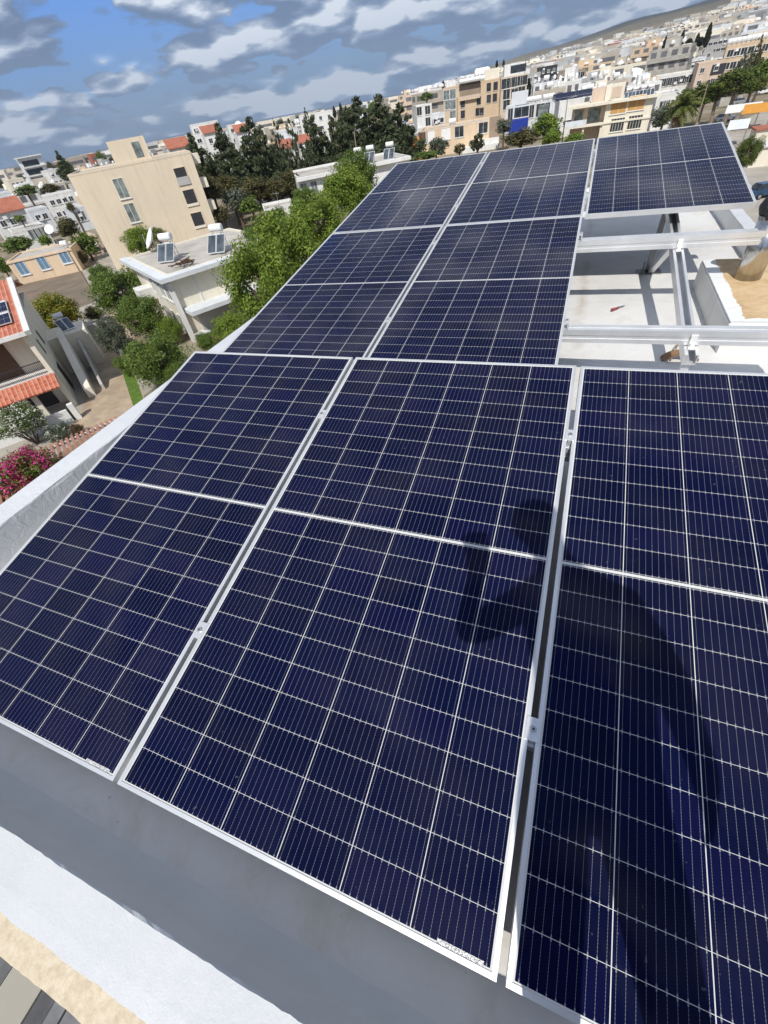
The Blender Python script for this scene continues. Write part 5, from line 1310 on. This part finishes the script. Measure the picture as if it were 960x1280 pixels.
# the conifer stand
for k, (px, py, w_, h_, D, sh, lf, lab) in enumerate((
        (250, 204, 52, 88, 112, 'cone', 'dark', 'broad dark conifer close behind the cream block\'s loggias'), (285, 196, 58, 100, 122, 'cone', 'dark', 'tall dark conifer with a pointed top before the red roof'), (322, 192, 62, 108, 122, 'cone', 'dark', 'tallest pointed conifer before the big roof dish'),
        (341, 205, 42, 84, 124, 'cone', 'dark', 'slim conifer tucked beside the tallest pointed one'), (303, 214, 52, 66, 118, 'cone', 'dark', 'short wide conifer between the two pointed ones'), (350, 182, 18, 74, 128, 'thin', 'dark', 'thin half bare conifer before white houses'), (369, 184, 22, 86, 128, 'thin', 'dark', 'ragged half bare conifer reaching above the roofs'),
        (398, 184, 54, 92, 126, 'cone', 'dark', 'dark conifer before the wide white house'), (421, 180, 44, 80, 126, 'cone', 'dark', 'conifer leaning into the broad dark trees'), (452, 164, 76, 96, 128, 'cone', 'dark', 'broad conifer with the twin dark top'), (478, 160, 76, 96, 130, 'cone', 'dark', 'broad bushy conifer in the middle of the dark mass'),
        (500, 164, 54, 82, 132, 'cone', 'dark', 'rounded dark conifer next to the narrow white house'), (436, 176, 50, 80, 124, 'cone', 'dark', 'conifer with brownish branches beside the tanks'), (384, 150, 10, 34, 190, 'thin', 'dark', 'small dead conifer top before the wide white house'))):
    tree('conifer', lab, px, py + h_ * .05, w_, h_ * .86, D=D, shape=sh, leaf=lf, group='dark conifers behind the houses', full=True)
for px, py, w_, h_, D, lf, lab in ((262, 236, 34, 38, 100, 'scrub', 'brown green shrub at the foot of the broad dark conifer'), (294, 250, 40, 34, 96, 'olive', 'grey green rounded bush beside the cream block\'s corner'), (285, 232, 40, 34, 104, 'scrub', 'brownish shrub under the tall dark conifer'), (318, 236, 44, 34, 104, 'scrub', 'dry yellowish shrub under the tallest conifer'), (345, 236, 34, 30, 104, 'scrub', 'dry tan shrub beside the white house with tall windows'), (312, 256, 36, 26, 94, 'green', 'low green bush before the garden shed'), (362, 226, 28, 34, 108, 'scrub', 'tall dry shrub touching the white house\'s corner'), (276, 268, 30, 24, 92, 'scrub', 'low dry bush behind the flat roof\'s edge'), (344, 268, 40, 22, 88, 'green', 'low green bush in front of the garden shed')):
    tree('shrub', lab, px, py, w_, h_, D=D, leaf=lf, cat='shrub', group='shrubs under the conifers')
# trees of the right half
for nm, lab, px, py, w_, h_, D, sh, lf in (('leafy_tree', 'grey green round tree in front of the low peach building', 547, 184, 30, 28, 122, 'blob', 'olive'), ('leafy_tree', 'sparse dark tree in front of the low peach building', 598, 178, 28, 30, 120, 'sparse', 'dark'), ('leafy_tree', 'small dry shrub tree at the low peach building\'s steps', 574, 186, 20, 18, 122, 'sparse', 'scrub'), ('leafy_tree', 'low green hedge tree by the canvas coloured wing', 533, 194, 36, 12, 118, 'blob', 'green'),
        ('leafy_tree', 'bright green round tree beside the white house with blue awning', 683, 157, 44, 36, 138, 'blob', 'bright'), ('leafy_tree', 'olive green tree below the blue awning', 650, 172, 54, 28, 134, 'blob', 'scrub'), ('leafy_tree', 'grey green tree at the edge of the blue awning', 630, 158, 26, 22, 150, 'blob', 'olive'), ('leafy_tree', 'yellow green bush at the balcony of the cream house', 718, 174, 34, 18, 118, 'blob', 'bright'), ('leafy_tree', 'yellow green tree next to the bright round tree', 689, 171, 34, 24, 132, 'blob', 'bright'),
        ('leafy_tree', 'dark bluish bush tree beside the cream house\'s corner', 828, 146, 36, 36, 120, 'blob', 'olive'), ('leafy_tree', 'dark green tree beyond the palm and feathery trees', 952, 92, 44, 44, 170, 'blob', 'green'), ('leafy_tree', 'rounded dark green tree beside the overhanging panel\'s edge', 936, 189, 46, 60, 66, 'blob', 'pine'), ('leafy_tree', 'grey green bush behind the panel\'s top corner', 893, 164, 36, 26, 108, 'blob', 'olive'), ('leafy_tree', 'green clump at the far end of the town under the tan apartment block', 533, 121, 20, 14, 260, 'blob', 'green'), ('leafy_tree', 'dark tree between the peach block and the concrete house', 660, 110, 10, 22, 215, 'column', 'cypress')):
    tree(nm, lab, px, py, w_, h_, D=D, shape=sh, leaf=lf, near=(D < 70))
for k, (px, py, w_, h_, lab) in enumerate(((862, 126, 52, 42, 'feathery green pine nearest the palm'), (882, 117, 60, 46, 'feathery green pine in the middle of the row'), (902, 110, 56, 46, 'feathery green pine before the pinkish block\'s end'), (922, 102, 58, 44, 'feathery green pine before the wide tan block'), (940, 106, 50, 38, 'low feathery pine at the far end of the row'))):
    tree('pine', lab, px, py, w_, h_, D=150 - k, shape='umbrella', leaf='pine', bark='palebark', group='feathery pines along the street', cat='pine tree')
tree('conifer', 'drooping bare conifer before the windows of the wide tan block', 933, 79, 22, 34, D=185, shape='thin', leaf='olive'); tree('conifer', 'thin brownish conifer leaning before the wide tan block', 946, 66, 16, 44, D=195, shape='thin', leaf='scrub')
for px, py, w_, h_, lab in ((829, 62, 8, 32, 'tallest cypress of the pair nearest the white row houses'), (836, 65, 9, 24, 'broad cypress close beside the tallest one'), (851.5, 53, 8, 30, 'slim leaning cypress standing alone'), (872, 48, 7, 14, 'small cypress in the dark clump'), (885, 44, 10, 30, 'tall cypress at the end of the dark clump'), (861, 54, 14, 12, 'low dark bush joining the cypresses'), (876, 52, 12, 12, 'low dark bush under the small cypress')):
    tree('cypress', lab, px, py, w_, h_, D=330, shape='column', leaf='cypress', group='cypresses above the white row houses', full=True)
for px, py in ((621, 80), (629.5, 79.5)): tree('cypress', 'small dark cypress tip above the roof of the peach block', px, py, 4, 9, D=380, shape='column', leaf='cypress', group='cypress tips above the peach block', full=True)
for px, py, h_ in ((418, 140, 14), (426, 137, 16), (554, 106, 10)): tree('cypress', 'thin dark cypress spike on the skyline beside the broad conifers', px, py, 5, h_, D=300, shape='column', leaf='cypress', group='cypress spikes on the skyline', full=True)
# scattered far trees
for k in range(130):
    az = rr.uniform(-60, 13); D = math.exp(rr.uniform(math.log(255), math.log(1000))); x, y = CAM[0] + D * sin(rad(az)), CAM[1] + D * cos(rad(az))
    if any((x - q[0]) ** 2 + (y - q[1]) ** 2 < (q[2] * .8) ** 2 for q in placed): continue
    z = ground_z(x, y); r_ = rr.uniform(2.2, 4.2) * (1 if D < 450 else 1.4); lf = rr.choice(('green', 'dark', 'scrub', 'olive', 'dark')); root = empty('town_tree', (x, y, z), f'small {dict(green="green", dark="dark", scrub="brownish", olive="grey green")[lf]} tree among the far houses of the town', 'tree', f'{lf} trees among the far houses')
    o = bpy.data.objects.new('crown', crown_for('blob', lf, k % 3, False)); COL.objects.link(o); o.parent = root; o.location = (0, 0, r_ * 1.3); o.scale = (r_, r_, r_ * rr.uniform(.8, 1.3)); m = MB(); m.tube((x, y, z - .2), (x, y, z + r_ * 1.3), .2, .1, 5); m.build('trunk', M['bark'], root)
# palm
Pb = atd(849, 152, 116); gz = GZ; pr = empty('palm_tree', (Pb[0], Pb[1], gz), 'stout palm with a skirt of brown fronds beside the cream house', 'palm tree')
m = MB(); top = atd(851, 134, 116); top = np.array((Pb[0], Pb[1], top[2])); m.path([(Pb[0], Pb[1], gz), (Pb[0], Pb[1], (gz + top[2]) / 2), tuple(top)], [.45, .38, .40], 9); m.build('trunk', M['palebark'], pr)


def fronds(n, el0, el1, ln, seed):
    r = np.random.default_rng(seed); Q = []
    for k in range(n):
        a = r.uniform(0, 2 * pi); el = r.uniform(el0, el1); d = np.array((cos(a) * cos(el), sin(a) * cos(el), sin(el))); p_ = np.zeros(3); side = np.array((-sin(a), cos(a), 0)); L = ln * r.uniform(.8, 1.1)
        for i in range(9):
            q = p_ + d * L / 9; d = d - UP * .17; d /= np.linalg.norm(d); wd = L * .17 * sin(pi * (i + 1.2) / 10.5)
            for s_ in (1, -1):
                tip = (p_ + q) / 2 + side * s_ * wd + d * wd * .5 - UP * wd * .35; Q += [p_, q, tip, tip + (p_ - q) * .25]
            p_ = q
    return np.array(Q)


me = crown_mesh('crown', fronds(46, -.25, 1.35, 3.6, 3), LM['palm']); o = bpy.data.objects.new('crown', me); COL.objects.link(o); o.parent = pr; o.location = (0, 0, top[2] - gz)
me = crown_mesh('dead_fronds', fronds(26, -1.35, -.5, 2.4, 4), leafmat('dead_palm_fronds', [(0, (.16, .09, .04)), (1, (.34, .22, .11))])); o = bpy.data.objects.new('dead_fronds', me); COL.objects.link(o); o.parent = pr; o.location = (0, 0, top[2] - gz - .3)

# ------------------------------------------------------------------ street clutter at the right edge
def canopy(label, px, w_, d_, h, mat, name='canopy'):
    P = onz(*px, GZ); v = P - CAM; e = np.array((v[1], -v[0], 0)); e /= np.linalg.norm(e); f = np.array((-e[1], e[0], 0)); r_ = empty(name, (P[0], P[1], GZ), label, 'canopy')
    m = MB(); A = [P + e * x + f * y + UP * z for x, y, z in ((-w_ / 2, 0, h), (w_ / 2, 0, h), (w_ / 2, d_, h + .9), (-w_ / 2, d_, h + .9))]; m.box8([q - UP * .06 for q in A] + A); m.build('cover', M[mat], r_)
    for x, y in ((-1, 0), (1, 0), (1, 1), (-1, 1)):
        m = MB(); q = P + e * x * w_ * .48 + f * (y * d_ * .96 + .02); m.tube(q, q + UP * (h + .8 * y - .08), .06, None, 6); m.build('post', M['metal'], r_)


canopy('orange canvas canopy on poles beside the street beyond the rounded tree', (938, 163), 5.0, 5.5, 2.6, 'canvas')
canopy('white canvas canopy beside the orange one', (921, 160), 6.0, 4, 2.5, 'tank')
canopy('pale green plastic canopy just past the panel\'s upper corner', (914, 183), 3.0, 3.5, 2.3, 'white2')


def car(label, px, ang, mat, D=None):
    P = onz(*px, GZ); a = rad(ang); e = np.array((cos(a), sin(a), 0)); f = np.array((-sin(a), cos(a), 0)); r_ = empty('parked_car', (P[0], P[1], GZ), label, 'car')
    g = lambda x, y, z: P + e * x + f * y + UP * z
    prof = [(-2.1, .35), (-2.1, .78), (-1.95, .92), (-1.1, .98), (1.75, .96), (2.1, .80), (2.12, .35)]; m = MB(); n = len(prof)
    for y in (-.86, .86): m.v += [tuple(g(x, y, z)) for x, z in prof]
    m.f.append(tuple(range(n))); m.f.append(tuple(range(2 * n - 1, n - 1, -1))); m.m += [0, 0]
    for k in range(n): m.f.append((k, k + n, (k + 1) % n + n, (k + 1) % n)); m.m.append(0)
    body = m.build('body', M[mat], r_, bevel=.05)
    m = MB(); q = [(-1.75, -.78, .97), (.75, -.78, .97), (.75, .78, .97), (-1.75, .78, .97), (-1.25, -.62, 1.42), (.05, -.62, 1.42), (.05, .62, 1.42), (-1.25, .62, 1.42)]; m.box8([g(*c) for c in q]); m.build('cabin_glass', M['pane'], r_, bevel=.03)
    m = MB(); q = [(-1.30, -.60, 1.421), (.08, -.60, 1.421), (.08, .60, 1.421), (-1.30, .60, 1.421), (-1.2, -.54, 1.47), (-.05, -.54, 1.47), (-.05, .54, 1.47), (-1.2, .54, 1.47)]; m.box8([g(*c) for c in q]); m.build('roof', M[mat], r_)
    for x in (-1.3, 1.35):
        for y in (-.80, .80):
            m = MB(); m.tube(g(x, y - .1, .31), g(x, y + .1, .31), .31, None, 16); wl = m.build('wheel', M['rubber'], r_); m = MB(); m.tube(g(x, y - .104, .31), g(x, y + .104, .31), .18, None, 12); m.build('rim', M['metal'], wl)
    for y in (-.6, .6): m = MB(); m.obox(g(2.08, y, .72), e, f, UP, (0, .05), (-.16, .16), (-.07, .07)); m.build('headlight', M['tank'], r_)


car('dark blue car parked on the pavement at the picture\'s edge above the flue', (955, 246), 25, 'carblue')
car('white car parked by the canopies beyond the rounded tree', (905, 152), 20, 'tank'); car('silver car parked under the feathery pines', (925, 131), 15, 'metal'); car('white car parked at the end of the pine row', (952, 118), 15, 'tank')
for k, (px, py, wl, lab) in enumerate(((957, 183, 'tileplain', 'low shed with a red roof at the picture\'s edge'), (955, 208, 'ivory', 'cream kiosk wall on the pavement beside the rounded tree'), (909, 132, 'concrete', 'low grey wall block under the feathery pines'))):
    P = onz(px, py, GZ); r_ = empty('shed', (P[0], P[1], GZ), lab, 'shed'); m = MB(); m.box(P[0] - 2, P[0] + 3, P[1], P[1] + 4, GZ, GZ + 2.2); m.build('wall', M['ivory' if k == 0 else wl], r_); m = MB(); m.box(P[0] - 2.3, P[0] + 3.3, P[1] - .3, P[1] + 4.3, GZ + 2.202, GZ + 2.4); m.build('roof', M[wl if k != 1 else 'white'], r_)

def pole(label, foot, top, D, lamp=True):
    P = atd(*foot, D); Q = atd(*top, D); gz = ground_z(P[0], P[1]); r_ = empty('street_pole', (P[0], P[1], gz), label, 'pole')
    m = MB(); m.tube((P[0], P[1], gz), (P[0], P[1], Q[2]), .14, .08, 7); m.build('shaft', M['brownwall'], r_)
    if lamp: m = MB(); m.tube((P[0], P[1], Q[2] - .1), (P[0] + 1.4, P[1] - .3, Q[2] + .15), .05, None, 5); m.box(P[0] + 1.2, P[0] + 1.9, P[1] - .45, P[1] - .15, Q[2] + .1, Q[2] + .22); m.build('lamp_arm', M['metal'], r_)


pole('dark street pole in front of the plain white walled house', (703, 175), (702, 124), 140); pole('thin pale pole between the palm and the feathery pines', (878, 128), (889, 104), 130, False)
pole('slim mast rising behind the three tanks of the white house', (446, 190), (444, 164), 112, False); pole('dark utility pole at the corner of the bare lot', (112, 360), (88, 312), 78, False)

# ------------------------------------------------------------------ air
m = MB(); m.box(-6500, 6500, -1200, 6800, GZ - 32, 420); t = NT('haze_air'); t.n.remove(t.b); vp = t.add('ShaderNodeVolumePrincipled'); vp.inputs['Color'].default_value = (.72, .82, .95, 1); vp.inputs['Density'].default_value = .0001; vp.inputs['Anisotropy'].default_value = .2
t.link(vp.outputs[0], t.out.inputs['Volume']); hz_ = m.build('haze', t.mat); tag(hz_, kind='stuff')
